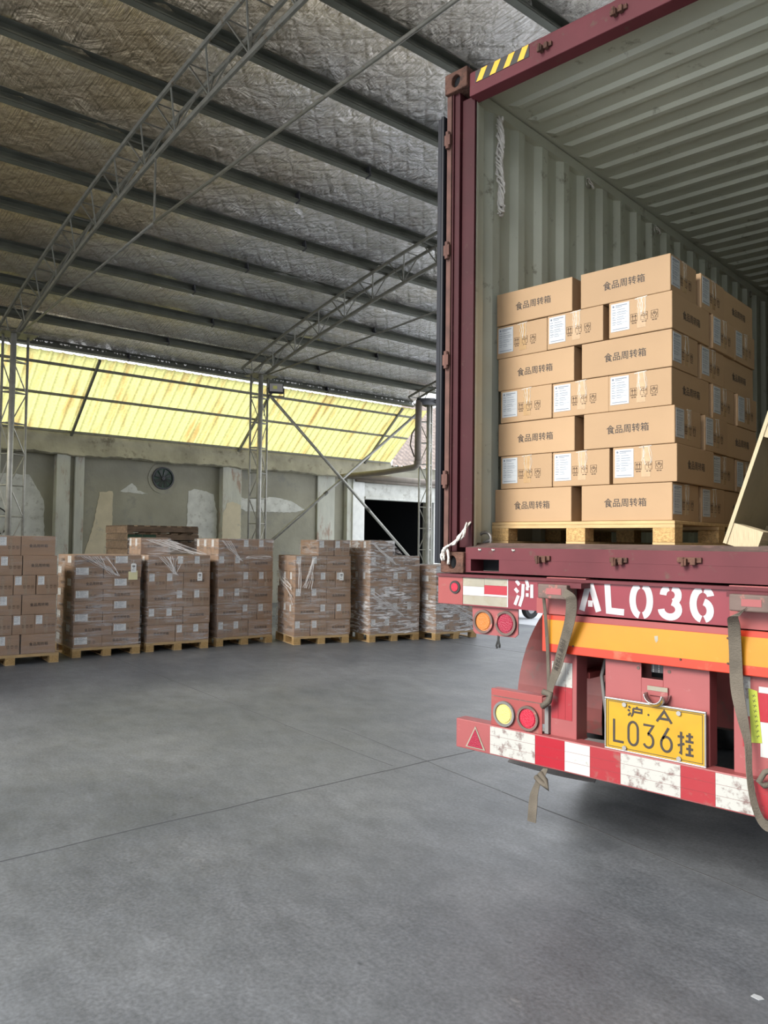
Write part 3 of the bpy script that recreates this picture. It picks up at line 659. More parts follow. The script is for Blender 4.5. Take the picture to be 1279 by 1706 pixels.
# ------------------------------------------------------------------ pallets
def pallet(name, w, d, h, label, cat='pallet', loc=(0,0,0), rz=0, style='ply', group=None):
    p = thing(name, label, cat, loc, rz, group)
    dk = .018; sk = .012; bw = .115; bd = .10
    if style == 'ply':
        f = MB(); f.box((0,0,h-dk), (w,d,h)); f.build('deck', WOOD, p, bevel=.003)
        for yy in (0, d/2-bd/2, d-bd):
            f = MB(); f.box((0,yy,h-2*dk), (w,yy+bd,h-dk-.0005)); f.build('stringer_board', WOOD, p)
        for yy in (0, d/2-bd/2, d-bd):
            for xx in (0, w/2-bw/2, w-bw):
                f = MB(); f.box((xx,yy,sk+.0005), (xx+bw,yy+bd,h-2*dk-.0005)); f.build('block', CHIP, p, bevel=.003)
        for xx in (0, w/2-bw/2, w-bw):
            f = MB(); f.box((xx,0,0), (xx+bw,d,sk)); f.build('skid', WOOD, p)
    else:
        r = random.Random(sum(map(ord,label)))
        for k in range(7):
            xx = k*(w-.13)/6 + r.uniform(-.01,.01); f = MB(); f.box((max(0,xx),r.uniform(-.02,.02),h-.02), (min(w,xx+.12),d+r.uniform(-.02,.02),h)); f.build('deck_board', OLDW, p)
        for yy in (0, d/2-.04, d-.08):
            f = MB(); f.box((0,yy,.021), (w,yy+.08,h-.021)); f.build('bearer', OLDW, p)
        for xx in (0, w/2-.05, w-.10):
            f = MB(); f.box((xx,0,0), (xx+.10,d,.02)); f.build('base_board', OLDW, p)
        for xx in (.0, w-.03):
            f = MB(); f.box((xx,.082,.021), (xx+.03,d/2-.042,h-.021)); f.build('end_board', OLDW, p); f = MB(); f.box((xx,d/2+.042,.021), (xx+.03,d-.082,h-.021)); f.build('end_board', OLDW, p)
    return p

# ------------------------------------------------------------------ cartons
def carton_proto(kind, L, Wd, H):
    """L along x (printed long sides face -y and +y), Wd along y; labels on the short ends (-x, +x)"""
    root = thing('carton', 'prototype', 'carton')
    f = MB(); f.box((0,0,0), (L,Wd,H)); body = f.build('carton_body', CARD if kind == 'big' else CARDG, root, bevel=.004)
    g = MB(); g.box((.002, Wd/2-.0012, H), (L-.002, Wd/2+.0012, H+.0004)); g.build('flap_seam', CARDIN, root)
    big = kind == 'big'; ts = {'big': .0475, 'low': .046, 'tall': .046}[kind]
    me = box_text(ts)
    RotM = {'F': (Matrix.Translation((L/2, -.0008, H*.48)), 'F'), 'B': (Matrix.Translation((L/2, Wd+.0008, H*.48)) @ Matrix.Rotation(math.pi, 4, 'Z'), 'B')}
    for k, (M_, fc) in RotM.items():
        o = put('printed_text', me, root, M_); o['fc'] = fc; o.scale = o.scale
    # end faces
    key = kind
    lw, lh, lx, lz = {'big': (.105,.150,.012,.032), 'low': (.17,.098,.015,.045), 'tall': (.078,.112,.015,.125)}[kind]
    for fc in ('L', 'R'):
        # local end frame: x across (0..Wd) left to right as seen, facing -y ; then rotated on to the end
        M_ = Matrix.Translation((0, Wd, 0)) @ Matrix.Rotation(math.radians(-90), 4, 'Z') if fc == 'L' else Matrix.Translation((L, 0, 0)) @ Matrix.Rotation(math.radians(90), 4, 'Z')
        if key not in _end:
            q = {}
            a = MB(); a.prism([(lx,-.0006,lz),(lx+lw,-.0006,lz+.001),(lx+lw-.001,-.0006,lz+lh),(lx+.001,-.0006,lz+lh)], (0,-.0012,0)); q['label'] = a.mesh('shipping_label', PAPER if kind == 'big' else PAPERG)
            a = MB(); rr = random.Random(5)
            def ln(x, z, w_, h_=.0022): a.box((lx+x,-.0026,lz+z), (lx+x+w_,-.0019,lz+z+h_))
            a.disc((lx+lw*.14,-.0019,lz+lh*.90), (0,-1,0), .0055, .0008, 12)
            ln(lw*.26, lh*.91, lw*.62, .0035); ln(lw*.26, lh*.86, lw*.35)
            for k in range(7):
                zz = lh*(.77-.088*k); ln(lw*.08, zz, lw*rr.uniform(.12,.2)); ln(lw*.34, zz, lw*rr.uniform(.2,.5), .0018)
                if k in (1,3,5): ln(lw*.06, zz-lh*.03, lw*.86, .0006)
            ln(lw*.10, lh*.07, lw*.8, .0028)
            q['print'] = a.mesh('label_print', PRINT)
            a = MB(); tw = .048 if kind != 'tall' else .04; tx = Wd*.46; a.box((tx,-.0009,H*.16 if kind=='big' else 0.0), (tx+tw,-.0001,H)); q['tape'] = a.mesh('packing_tape', TAPE if kind == 'big' else TAPEG)
            # wind-crinkled light catching wisps of tape
            if kind == 'big':
                for vv in range(3):
                    a = MB(); rr = random.Random(11+vv)
                    for k in range(5):
                        x = tx + rr.uniform(0,.045); z = H*.99; pts = [(x,z)]
                        for _ in range(5): x += rr.uniform(-.008,.008); z -= rr.uniform(.012,.026); pts.append((x,z))
                        stroke_mesh(a, [pts], 0, 0, 1, 1, rr.uniform(.0012,.0032), -.0010, .0006)
                    stroke_mesh(a, [[(tx-.012,H*.96),(tx+.055,H*.99)]], 0, 0, 1, 1, .0035, -.0010, .0006)
                    q['wisp%d' % vv] = a.mesh('tape_wisp', GLINT)
            # three handling symbols: arrows, umbrella, hands
            a = MB(); s_ = .036 if kind == 'big' else .030; z0 = H*.36
            for i_, cx in enumerate((Wd*.36, Wd*.52, Wd*.68)):
                if kind == 'tall': cx = Wd*(.42+.19*i_)
                fr = [[(0,0),(1,0),(1,1),(0,1),(0,0)]]
                stroke_mesh(a, fr, cx, z0, s_, s_*1.1, .0014, -.0010, .0004)
                if i_ == 0: gl = [[(.3,.2),(.3,.8)],[(.15,.6),(.3,.85),(.45,.6)],[(.7,.2),(.7,.8)],[(.55,.6),(.7,.85),(.85,.6)],[(.12,.12),(.88,.12)]]
                elif i_ == 1: gl = [[(.12,.55)]+arc(.5,.55,.38,.3,180,0,8), [(.5,.85),(.5,.2),(.62,.15)], [(.15,.55),(.85,.55)]]
                else: gl = [arc(.5,.66,.17,.17,0,360,8), [(.12,.7),(.2,.35),(.42,.12)], [(.88,.7),(.8,.35),(.58,.12)], [(.4,.64),(.6,.66)]]
                stroke_mesh(a, gl, cx, z0, s_, s_*1.1, .0026, -.0010, .0004)
                stroke_mesh(a, [[(.15,-.25),(.45,-.25)],[(.55,-.25),(.85,-.25)]], cx, z0, s_, s_, .0045, -.0010, .0004)
            q['sym'] = a.mesh('handling_symbols', INKB)
            _end[key] = q
        q = _end[key]
        lb = put('shipping_label', q['label'], root, M_); lb['fc'] = fc
        pm = put('label_print', q['print'], lb, Matrix.Identity(4))
        o = put('packing_tape', q['tape'], root, M_); o['fc'] = fc
        if kind == 'big': o = put('tape_wisp', q['wisp0'], root, M_); o['fc'] = fc; o['wisp'] = 1
        o = put('handling_symbols', q['sym'], root, M_); o['fc'] = fc
    return root
_end = {}
PROTO = {'big': (carton_proto('big', .505, .345, .193), .505, .345, .193),
         'low': (carton_proto('low', .517, .382, .157), .517, .382, .157),
         'tall': (carton_proto('tall', .415, .263, .251), .415, .263, .251)}
used = {}
def strip(o):
    for ch in list(o.children): strip(ch)
    bpy.data.objects.remove(o)
def clone(src, parent=None, faces=None):
    c = src.copy(); COL.objects.link(c)
    if parent: c.parent = parent
    for ch in list(src.children):
        if parent is None and faces is not None and 'fc' in ch and ch['fc'] not in faces: continue
        clone(ch, c)
    return c
FLIP = {'F':'B','B':'F','L':'R','R':'L'}
ROT = {'F':'R','R':'B','B':'L','L':'F'}      # world side shown -> proto face when turned 90 degrees
def carton(kind, frame, x, y, z, turned, faces, label, group, jit=1.0, tall_scale=1.0):
    """frame: Matrix of the stack; x,y = min corner of the footprint in stack axes; turned: long side along y"""
    src, L, Wd, H = PROTO[kind]
    jx = random.uniform(-.006,.006)*jit; jy = random.uniform(-.006,.006)*jit; jr = random.uniform(-.008,.008)*jit
    # faces given in stack axes: F=-y, L=-x, R=+x, B=+y
    if not turned:
        pf = set(faces); M_ = Matrix.Translation((x+jx, y+jy, z)) @ Matrix.Rotation(jr, 4, 'Z')
    else:   # rotate +90: local x -> +y, local y -> -x ; local -y (F) faces +x ; local -x (L) faces -y ; local +x (R) faces +y
        mp = {'R':'F','F':'L','L':'B','B':'R'}; pf = {mp[q] for q in faces}; M_ = Matrix.Translation((x+Wd+jx, y+jy, z)) @ Matrix.Rotation(math.pi/2+jr, 4, 'Z')
    c = clone(src, None, pf)
    for ch in c.children:
        if 'fc' in ch: del ch['fc']
        if 'wisp' in ch:
            ch.data = _end['big']['wisp%d' % random.randint(0,2)]; del ch['wisp']
    c.matrix_world = frame @ M_
    c['label'] = label; c['category'] = 'carton'; c['group'] = group
    return c

# ---- stack in the container: front row of every layer read off the photograph, metres along the pallet front
FLZ = 1.620                                   # container floor
SA = math.radians(0.8)
SF = Matrix.Translation((.107, .330, 0)) @ Matrix.Rotation(SA, 4, 'Z')
pallet('pallet', 1.10, 1.30, .122, 'pale plywood pallet with chip blocks under the carton stack in the open container', loc=(.107,.322,FLZ+.001), rz=SA, group='plywood pallets')
LAY = ['bottom','second','third','fourth','fifth','sixth','top']
HB = .1955
for i in range(7):
    z = FLZ + .122 + .002 + i*HB
    nm = {0:'bottom layer',1:'second layer from the bottom',2:'third layer from the bottom',3:'middle layer',4:'third layer from the top',5:'second layer from the top',6:'top layer'}[i]
    G_ = 'cartons stacked in the open container'
    if i % 2 == 0:
        xa = {0:.012, 2:.030, 4:.028, 6:.010}[i]; xb = {0:.580, 2:.590, 4:.573, 6:.572}[i]
        rows = [(xa,0.0,False,'F','front left, printed side forward'), (xb,0.0,False,'FR','front right, printed side forward')]
        rows += [(xa,.355,False,'R','left behind front row'), (xb,.395,False,'FR','right side, second back, label outward')]
        rows += [(xb+.150,.760,True,'R','right side, far end, printed outward')]
    else:
        xs = {1:(.040,.398,.758), 3:(.045,.388,.730), 5:(.010,.360,.733)}[i]
        rows = [(xs[0],0.0,True,'F','front left, labelled end forward'), (xs[1],0.0,True,'FR','front middle, labelled end forward'), (xs[2],0.0,True,'FR','front right, labelled end forward')]
        rows += [(.580,.545,False,'FR','right side, second back, label outward'), (.580,.925,False,'R','right side, far end, label outward')]
    for (x, y, tn, fc, desc) in rows:
        carton('big', SF, x, y+.012, z, tn, fc, 'brown carton on container pallet, %s, %s' % (nm, desc), G_)

# ---- wrapped stacks standing on the floor along the far side
STK = {1: ((-7.58,-.06), 79.5, 1.17), 2: ((-7.563,1.363), 79.8, .93), 3: ((-7.416,2.382), 79.1, .95), 4: ((-7.268,3.478), 81.0, .97),
       5: ((-6.626,4.471), 69.5, .94), 6: ((-6.077,5.597), 73.4, .95), 7: ((-5.542,6.622), 80.0, .93)}
WORD = {1:'leftmost wrapped stack',2:'second wrapped stack',3:'third wrapped stack',4:'fourth wrapped stack',5:'fifth wrapped stack',6:'sixth wrapped stack',7:'low last wrapped stack'}
def lname(i, n): 
    return 'bottom layer' if i == 0 else ('top layer' if i == n-1 else ['','second','third','fourth','fifth','sixth','seventh','eighth'][i] + ' layer up')
def shell(frame, name, rects, mt, label, seed, drape=None):
    """film skin around (x0,x1,y0,y1,z0,z1) blocks"""
    root = MB(); rr = random.Random(seed)
    for (x0,x1,y0,y1,z0,z1) in rects:
        e = .012; pts = [(x0-e,y0-e),(x1+e,y0-e),(x1+e,y1+e),(x0-e,y1+e),(x0-e,y0-e)]
        seg = []; 
        for (a, c) in zip(pts, pts[1:]):
            n = 16
            for k in range(n): seg.append((a[0]+(c[0]-a[0])*k/n, a[1]+(c[1]-a[1])*k/n))
        seg.append(seg[0]); nz = max(3, int((z1-z0)/.06))
        cx, cy = (x0+x1)/2, (y0+y1)/2
        def fn(a, c):
            i = min(len(seg)-1, int(round(a*(len(seg)-1)))); x, y = seg[i]; z = z0+(z1-z0)*c
            k = mn.noise(Vector((x*5+seed, y*5, z*14)))*.007+.003
            return (x + k*(1 if x > cx else -1), y + k*(1 if y > cy else -1), z)
        root.grid(fn, len(seg)-1, nz)
        n = 10
        root.grid(lambda a, c: (x0-e+(x1-x0+2*e)*a, y0-e+(y1-y0+2*e)*c, z1+.006+.008*mn.noise(Vector((a*6,c*6,seed)))), n, n)
    if drape:
        for quad in drape:
            A, B_, C_, D = [Vector(q) for q in quad]
            root.grid(lambda a, c: A.lerp(B_, a).lerp(D.lerp(C_, a), c) + Vector((0,0,-.05*math.sin(math.pi*c)*math.sin(math.pi*min(1,max(0,a)))+.015*mn.noise(Vector((a*9,c*9,seed))))), 14, 10)
    o = root.build('stretch_wrap', mt, smooth=True); o.matrix_world = frame
    return tag(o, label, 'stretch wrap', 'stretch wraps around the carton stacks')

for s_, (org, ang, w) in STK.items():
    FR = Matrix.Translation((org[0], org[1], 0)) @ Matrix.Rotation(math.radians(ang), 4, 'Z')
    ph = .130; dep = {1:.90,2:.94,7:.94}.get(s_, .90)
    pl = pallet('pallet', w, dep, ph-.001, 'pale wooden pallet under the %s' % WORD[s_], loc=(org[0], org[1], 0), rz=math.radians(ang), group='plywood pallets')
    grp = 'cartons of the %s' % WORD[s_]
    cell = []
    if s_ in (2, 7):
        n = 8 if s_ == 2 else 7; hh = .1585; x0 = .012
        for i in range(n):
            z = ph+.001+i*hh
            if i % 2 == 1:    # long front left
                c_ = [(x0,0,False,'FL','long printed side forward, front left'), (x0+.524,0,True,'FR','labelled end forward, front right'), (x0,.388,True,'L','labelled end to the left, rear left'), (x0+.39,.524,False,'R','rear right corner')]
            else:
                c_ = [(x0,0,True,'FL','labelled end forward, front left'), (x0+.388,0,False,'FR','long printed side forward, front right'), (x0,.524,False,'L','labelled end to the left, rear left'), (x0+.524,.388,True,'R','rear right corner')]
            for (x, y, tn, fc, ds) in c_:
                carton('low', FR, x, y+.01, z, tn, fc, 'flat carton, %s, %s, %s' % (WORD[s_], lname(i, n), ds), grp)
        rects = [(.01,.92,.01,.92,ph-.01,ph+n*hh)]; drape = []
    else:
        hh = .2535; n = 5; x0 = .012
        wide = s_ == 1
        for i in range(n):
            z = ph+.001+i*hh; A = (i % 2 == 0) if s_ in (3,) else (i % 2 == 1)
            if s_ == 6: A = i in (1, 3)
            if wide:
                if i % 2 == 0:
                    c_ = [(x0,.0,False,'FL','long printed side forward, left end'), (x0+.42,0,True,'F','labelled end forward, middle'), (x0+.70,0,False,'FR','long printed side forward, right end')]
                    c_ += [(x0+.70,.27+k*.267,False,'R','right side, row %s back' % ['two','three'][k]) for k in range(2)] + [(x0,.27+k*.267,False,'L','left side, row %s back' % ['two','three'][k]) for k in range(2)]
                else:
                    c_ = [(x0+.055+k*.268,0,True,'F' if k else 'FL','labelled end forward, %s' % ['left end','centre left','centre right','right end'][k]) for k in range(4)]
                    c_[3] = (c_[3][0],0,True,'FR',c_[3][4]); c_ += [(c_[3][0],.42,True,'R','rear right')]
            elif A:    # long on the left
                c_ = [(x0,0,False,'FL','long printed side forward, front left'), (x0,.268,False,'L','labelled end to the left, second back'), (x0,.536,False,'L','labelled end to the left, rear'),
                      (x0+.421,0,True,'F','labelled end forward, front middle'), (x0+.421+.268,0,True,'FR','labelled end forward, front right'), (x0+.421+.268,.42,True,'R','rear right')]
            else:
                c_ = [(x0,0,True,'FL','labelled end forward, front left'), (x0,.42,True,'L','printed side to the left, rear left'), (x0+.268,0,True,'F','labelled end forward, front middle'),
                      (x0+.538,0,False,'FR','long printed side forward, front right'), (x0+.538,.268,False,'R','second back on the right'), (x0+.538,.536,False,'R','rear right')]
            for (x, y, tn, fc, ds) in c_:
                carton('tall', FR, x, y+.01, z, tn, fc, 'brown carton, %s, %s, %s' % (WORD[s_], lname(i, n+1), ds), grp)
        z = ph+.001+n*hh; zt_ = z+.252; ww = w-.02
        rects = [(.01,ww,.01,.86,ph-.01,z)]; drape = []
        if s_ == 1:
            tops = [(x0+.13,.02,True,'FL','left end'), (x0+.398,.02,True,'F','centre'), (x0+.668,.02,False,'FR','right, printed side forward')]; rects.append((.14,1.10,.02,.44,z,zt_))
            drape = [((1.09,.02,zt_-.01),(ww,.0,z+.01),(ww,.44,z+.01),(1.09,.44,zt_-.01))]
        elif s_ == 3:
            tops = [(x0-.005,.34,False,'FL','set back on the left'), (x0-.005,.61,False,'L','rear left')]; rects.append((.0,.43,.33,.88,z,zt_))
            drape = [((.43,.33,zt_-.01),(.90,.05,z+.03),(.92,.8,z+.02),(.43,.86,zt_-.01)), ((.0,.0,z+.01),(.92,.02,z+.01),(.43,.34,zt_-.02),(.0,.34,zt_-.02))]
        elif s_ == 4:
            tops = [(x0,0,False,'FL','long side forward, front left'), (x0,.268,False,'L','second back'), (x0,.536,False,'L','rear left'), (x0+.421,0,True,'F','front middle'), (x0+.421+.268,0,True,'FR','front right'), (x0+.69,.42,True,'R','rear right')]
            rects = [(.01,ww,.01,.86,ph-.01,zt_)]
        elif s_ == 5:
            tops = [(x0+.385,0,True,'FL','front, labelled end forward'), (x0+.655,0,True,'FR','front right'), (x0+.385,.42,True,'L','rear, printed side to the left'), (x0+.655,.42,True,'R','rear right')]; rects.append((.39,ww,.01,.86,z,zt_))
        elif s_ == 6:
            tops = [(x0,0,False,'FLR','front left, long side forward'), (x0,.268,False,'L','second back'), (x0,.536,False,'L','rear left')]; rects.append((.01,.44,.01,.86,z,zt_))
            drape = [((.44,.01,zt_-.05),(.62,.01,z+.02),(.62,.85,z+.02),(.44,.85,zt_-.05))]
        for (x, y, tn, fc, ds) in tops:
            carton('tall', FR, x, y+.01, z, tn, fc, 'brown carton atop the %s, %s' % (WORD[s_], ds), grp)
    mt = FILMH if s_ in (6, 7) else FILM
    if s_ == 1: mt = film_mat('thin_clear_film', .25, (1,1,9))
    shell(FR, 'stretch_wrap', rects, mt, 'clear plastic stretch film wound around the %s' % WORD[s_], s_*3.3, drape)
    # gathered strands and bunched film where the roll was pulled off
    def strand_bundle(pts_a, pts_b, n, lab, seed):
        rr = random.Random(seed); g = MB()
        for k in range(n):
            a = Vector(pts_a).lerp(Vector(pts_b[0]), rr.random()); c = Vector(pts_b[1]).lerp(Vector(pts_b[2]), rr.random())
            m1 = a.lerp(c, .35)+Vector((rr.uniform(-.02,.02),rr.uniform(-.012,.0),rr.uniform(-.03,.02))); m2 = a.lerp(c, .7)+Vector((rr.uniform(-.02,.02),rr.uniform(-.012,.0),rr.uniform(-.03,.02)))
            g.tube([a,m1,m2,c], rr.uniform(.0012,.0035), 4)
        o = g.build('film_strands', STRAND); o.matrix_world = FR; tag(o, lab, 'plastic film', kind='stuff')
    if s_ == 2: strand_bundle((.05,-.02,1.38), ((.45,-.02,1.38),(.48,-.02,1.13),(.62,-.02,1.10)), 12, 'crumpled film strands hanging over the top front of the second stack from the left', 2)
    if s_ == 3:
        strand_bundle((.05,-.02,1.37), ((.5,-.02,1.38),(.36,-.02,1.13),(.45,-.02,1.10)), 14, 'bunched film strands converging on the upper front of the third stack from the left', 3)
        strand_bundle((.05,.33,1.62), ((.42,.33,1.63),(.70,.05,1.41),(.92,.03,1.41)), 12, 'stretched film strands sloping off the raised corner of the third stack from the left', 33)
    if s_ == 4: strand_bundle((.02,-.02,1.62), ((.2,-.02,1.62),(.36,-.02,1.32),(.42,-.02,1.30)), 10, 'bunched film strands across the top carton of the fourth stack from the left', 4); 
    if s_ == 4: strand_bundle((.40,-.02,1.31), ((.55,-.02,1.42),(.90,-.02,1.38),(.93,-.02,1.36)), 7, 'thin film strands running right under the top layer of the fourth stack from the left', 44)
    if s_ == 5:
        strand_bundle((.04,-.02,1.30), ((.10,-.02,1.36),(.05,-.02,.84),(.10,-.02,.80)), 6, 'long loose film strands hanging on the left front of the fifth stack from the left', 5)
        strand_bundle((.28,-.02,1.34), ((.33,-.02,1.36),(.12,-.02,.90),(.28,-.02,.86)), 10, 'film strands gathered in a hanging fan on the front of the fifth stack from the left', 55)
        strand_bundle((-.02,.75,1.20), ((-.02,.8,1.05),(-.02,.10,.95),(-.02,.02,.60)), 14, 'diagonal film strands across the left side of the fifth stack from the left', 56)
    if s_ == 6:
        strand_bundle((.03,-.02,.85), ((.03,-.02,.70),(.60,-.02,.45),(.66,-.02,.38)), 10, 'diagonal white film strands across the lower front of the sixth stack from the left', 6)
        strand_bundle((.03,-.02,1.60), ((.10,-.02,1.60),(.38,-.02,1.30),(.60,-.02,1.20)), 9, 'white film strands falling across the upper front of the sixth stack from the left', 66)
    if s_ == 7: strand_bundle((.02,-.02,.80), ((.02,-.02,.60),(.88,-.02,.42),(.90,-.02,.20)), 16, 'criss-cross white film strands on the front of the low last stack', 7)
    if s_ in (2, 3, 5):
        tx, tz = {2:(.80,1.27), 3:(.78,1.13), 5:(.78,1.12)}[s_]
        tg = thing('pallet_tag', 'white hanging paper tag on the front of the %s' % WORD[s_], 'tag', tuple(FR @ Vector((tx,-.032,tz))), math.radians(ang))
        f = MB(); f.prism([(-.038,0,-.115),(.038,0,-.115),(.038,0,.0),(.022,0,.012),(-.022,0,.012),(-.038,0,.0)], (0,.002,0)); f.build('tag_card', mat('tag_card_white', (.82,.82,.80), .5), tg)
        f = MB(); f.box((-.02,-.0012,-.035), (.02,-.0002,-.02)); f.box((-.012,-.0012,-.055), (.012,-.0002,-.048)); f.box((-.025,-.0012,-.085), (.01,-.0002,-.080)); f.build('tag_print', INK, tg)
        f = MB(); f.tube([(0,.001,.01),(.002,.006,.06)], .002, 5); f.build('tag_string', ROPE, tg)
        if s_ == 2:
            f = MB(); f.prism([(-.065,0,-.065),(.065,0,-.065),(.065,0,.065),(-.065,0,.05)], (0,.002,0)); o = f.build('paper_note', TAGY); o.matrix_world = FR @ Matrix.Translation((tx-.005,-.026,tz-.155)); tag(o, 'pale yellow paper note tucked under the tag of the second wrapped stack', 'note')

# tall pile of old pallets behind the third stack
hp_ = .132
for i in range(14):
    kd = 'tall pile of old weathered pallets behind the third carton stack'
    lab = {13:'weathered brown pallet, topmost of the tall pile behind the carton stacks', 12:'weathered pallet with green end pads, second from the top of the old pile', 11:'yellowish old pallet, third from the top of the pile behind the stacks', 10:'weathered pallet, fourth from the top of the old pile'}.get(i, 'old weathered pallet in the pile behind the stacks, %s from the top' % ORD[13-i])
    r = random.Random(i); L_ = b(12.62, 5.06+r.uniform(-.02,.02), 0)
    p = pallet('wooden_pallet', 1.28, .95, hp_-.003, lab, loc=(L_.x, L_.y, .016+i*hp_), rz=RZB+math.pi/2+r.uniform(-.012,.012), style='old', group='old pallet pile')
    if i == 12:
        f = MB(); f.box((.0,-.004,.024), (.25,.0,hp_-.026)); f.box((.26,-.004,.024), (.49,.0,hp_-.026)); f.build('green_end_pad', GREENP, p)

# ------------------------------------------------------------------ shipping container
ct = thing('shipping_container', 'dark red high-cube shipping container with open rear and pale grey-green corrugated inside, on the trailer', 'shipping container', (0,0,0))
Z0, Z1, CW, CL = 1.450, 4.346, 2.438, 12.0
def cast(x0, z0, nm='corner_casting', y0=-.022):
    hx = x0+.081; hz = z0+.059; f = MB(); seg = 20
    # block with a slot in the rear face: build as ring of faces
    w_, h_, d_ = .162, .118, .178
    f.box((x0,y0+.03,z0),(x0+w_,y0+d_,z0+h_))
    n = len(f.v); outer = []; inner = []; back = []
    for k in range(seg):
        a = 2*math.pi*k/seg; cx, cz = math.cos(a), math.sin(a); m_ = max(abs(cx)/(w_/2), abs(cz)/(h_/2))
        outer.append((hx+cx/m_, y0, hz+cz/m_)); inner.append((hx+cx*.030, y0, hz+cz*.037)); back.append((hx+cx*.030, y0+.029, hz+cz*.037))
    obk = [(p[0], y0+.03, p[2]) for p in outer]
    f.v += outer+inner+back+obk
    for k in range(seg):
        j = (k+1) % seg
        f.face((n+k,n+j,n+seg+j,n+seg+k)); f.face((n+seg+k,n+seg+j,n+2*seg+j,n+2*seg+k)); f.face((n+k,n+3*seg+k,n+3*seg+j,n+j))
    o = f.build(nm, RUST, ct, bevel=.006)
    g = MB(); g.disc((hx,y0+.0285,hz),(0,1,0),.036,.001,16); g.build('casting_hole_shade', VOID, o)
for x0 in (-.003, CW-.159):
    for z0 in (Z0, Z1-.118): cast(x0, z0)
# rear posts with the rusty gasket channel at the outer edge
for sgn, nm in ((0,'corner_post'),(1,'corner_post')):
    mx_ = (lambda x: x) if sgn == 0 else (lambda x: CW-x)
    f = MB(); a, c = sorted((mx_(.034), mx_(.086))); f.box((a,.012,Z0+.118),(c,.17,Z1-.118)); a, c = sorted((mx_(.0865), mx_(.176))); f.box((a,.034,Z0+.142),(c,.055,Z1-.16)); a, c = sorted((mx_(.04), mx_(.05))); f.box((a,.0,Z0+.118),(c,.012,Z1-.118)); o = f.build(nm, CRED, ct, bevel=.004)
    g = MB(); a, c = sorted((mx_(.0), mx_(.033))); g.box((a,.0,Z0+.1185),(c,.05,Z1-.1185)); g.build('rusty_outer_channel', RUST2, ct, bevel=.003)
    for hz in (1.98,2.67,3.31,3.96):
        g = MB(); a, c = sorted((mx_(-.004), mx_(.036))); g.tube([((a+c)/2,-.012,hz-.05),((a+c)/2,-.012,hz+.05)], .013, 8); g.box((a,-.02,hz-.03),(c,.0,hz+.03)); g.build('hinge', RUST2, ct)
    # pale inner jamb with rounded bulge
    g = MB(); a, c = sorted((mx_(.105), mx_(.155))); 
    pf = [(mx_(.06),.056),(mx_(.1755),.056),(mx_(.172),.078),(mx_(.150),.094),(mx_(.120),.102),(mx_(.118),.20),(mx_(.06),.20)]
    g.prism([(p[0],p[1],1.60) for p in pf], (0,0,2.60)); g.build('inner_jamb', CGREY, ct)
# header with lugs and hazard stripes
f = MB(); f.prism([(.162,.0,Z1-.043),(.162,.0,Z1-.178),(.162,.074,Z1-.188),(.162,.080,Z1-.180),(.162,.080,Z1-.06),(.162,.10,Z1-.02),(.162,.03,Z1-.02)], (CW-.324,0,0)); f.build('door_header', CREDL, ct, bevel=.004)
def lug(x, z, y=-.001, wide=.09):
    g = MB(); g.box((x-wide/2,y-.012,z-.012),(x+wide/2,y,z+.012)); g.box((x-wide*.28,y-.03,z-.026),(x-wide*.06,y,z+.006)); g.box((x+wide*.08,y-.026,z-.022),(x+wide*.30,y,z+.010)); g.tube([(x-wide*.2,y-.03,z-.03),(x-wide*.2,y-.03,z+.012)], .008, 6); return g.build('door_cam_keeper', RUST, ct, bevel=.002)
for x in (.66, 1.08, 1.44, 1.86): lug(x, Z1-.105)
for x in (.66, 1.08): lug(x, 1.545); 
lug(1.42, 1.553, wide=.11); lug(1.86, 1.55)
g = MB(); g.box((.205,-.0025,Z1-.115),(.562,-.0005,Z1-.046)); g.build('hazard_sticker', BLACKV, ct)
g = MB()
for k in range(4):
    x = .212+.092*k; g.prism([(x,-.0030,Z1-.113),(x+.040,-.0030,Z1-.113),(min(.560,x+.076),-.0030,Z1-.048),(min(.520,x+.036),-.0030,Z1-.048)], (0,-.0008,0))
g.build('hazard_stripes', HAZY, ct)
# threshold sill with a fork/handling slot at the left
f = MB(); f.box((.159,.0,1.5295),(CW-.159,.12,1.594)); f.box((.385,.0,Z0+.006),(CW-.385,.12,1.529)); f.box((.159,.0,Z0+.006),(.196,.12,1.529)); f.box((CW-.196,.0,Z0+.006),(CW-.159,.12,1.529)); f.box((.196,.0,Z0+.006),(.385,.10,Z0+.014)); f.build('door_sill', CREDL, ct)
for xa in (.196, CW-.385):
    f = MB(); f.box((xa,.119,Z0+.014),(xa+.189,.16,1.529)); f.build('slot_back', VOID, ct)
f = MB(); f.prism([(.159,.004,1.594),(.159,.16,1.619),(.159,.16,1.594)], (CW-.318,0,0)); f.build('threshold_plate', mat('scuffed_threshold', (.10,.065,.06), .8, var=.3, vscale=9, dirt=(.17,.10,.09), dirtamt=.2, dscale=12), ct)
for x in (.25, .34, .47):
    g = MB(); g.tube([(x,.0,1.585),(x+.008,-.006,1.580),(x+.016,.0,1.583)], .005, 5); g.build('paint_chip', RFWW, ct)
FLM = mat('worn_plywood_floor', (.16,.11,.07), .8, var=.2, vscale=4)
f = MB(); f.box((.06,.16,1.585),(CW-.06,CL,FLZ)); f.build('plywood_floor', FLM, ct)
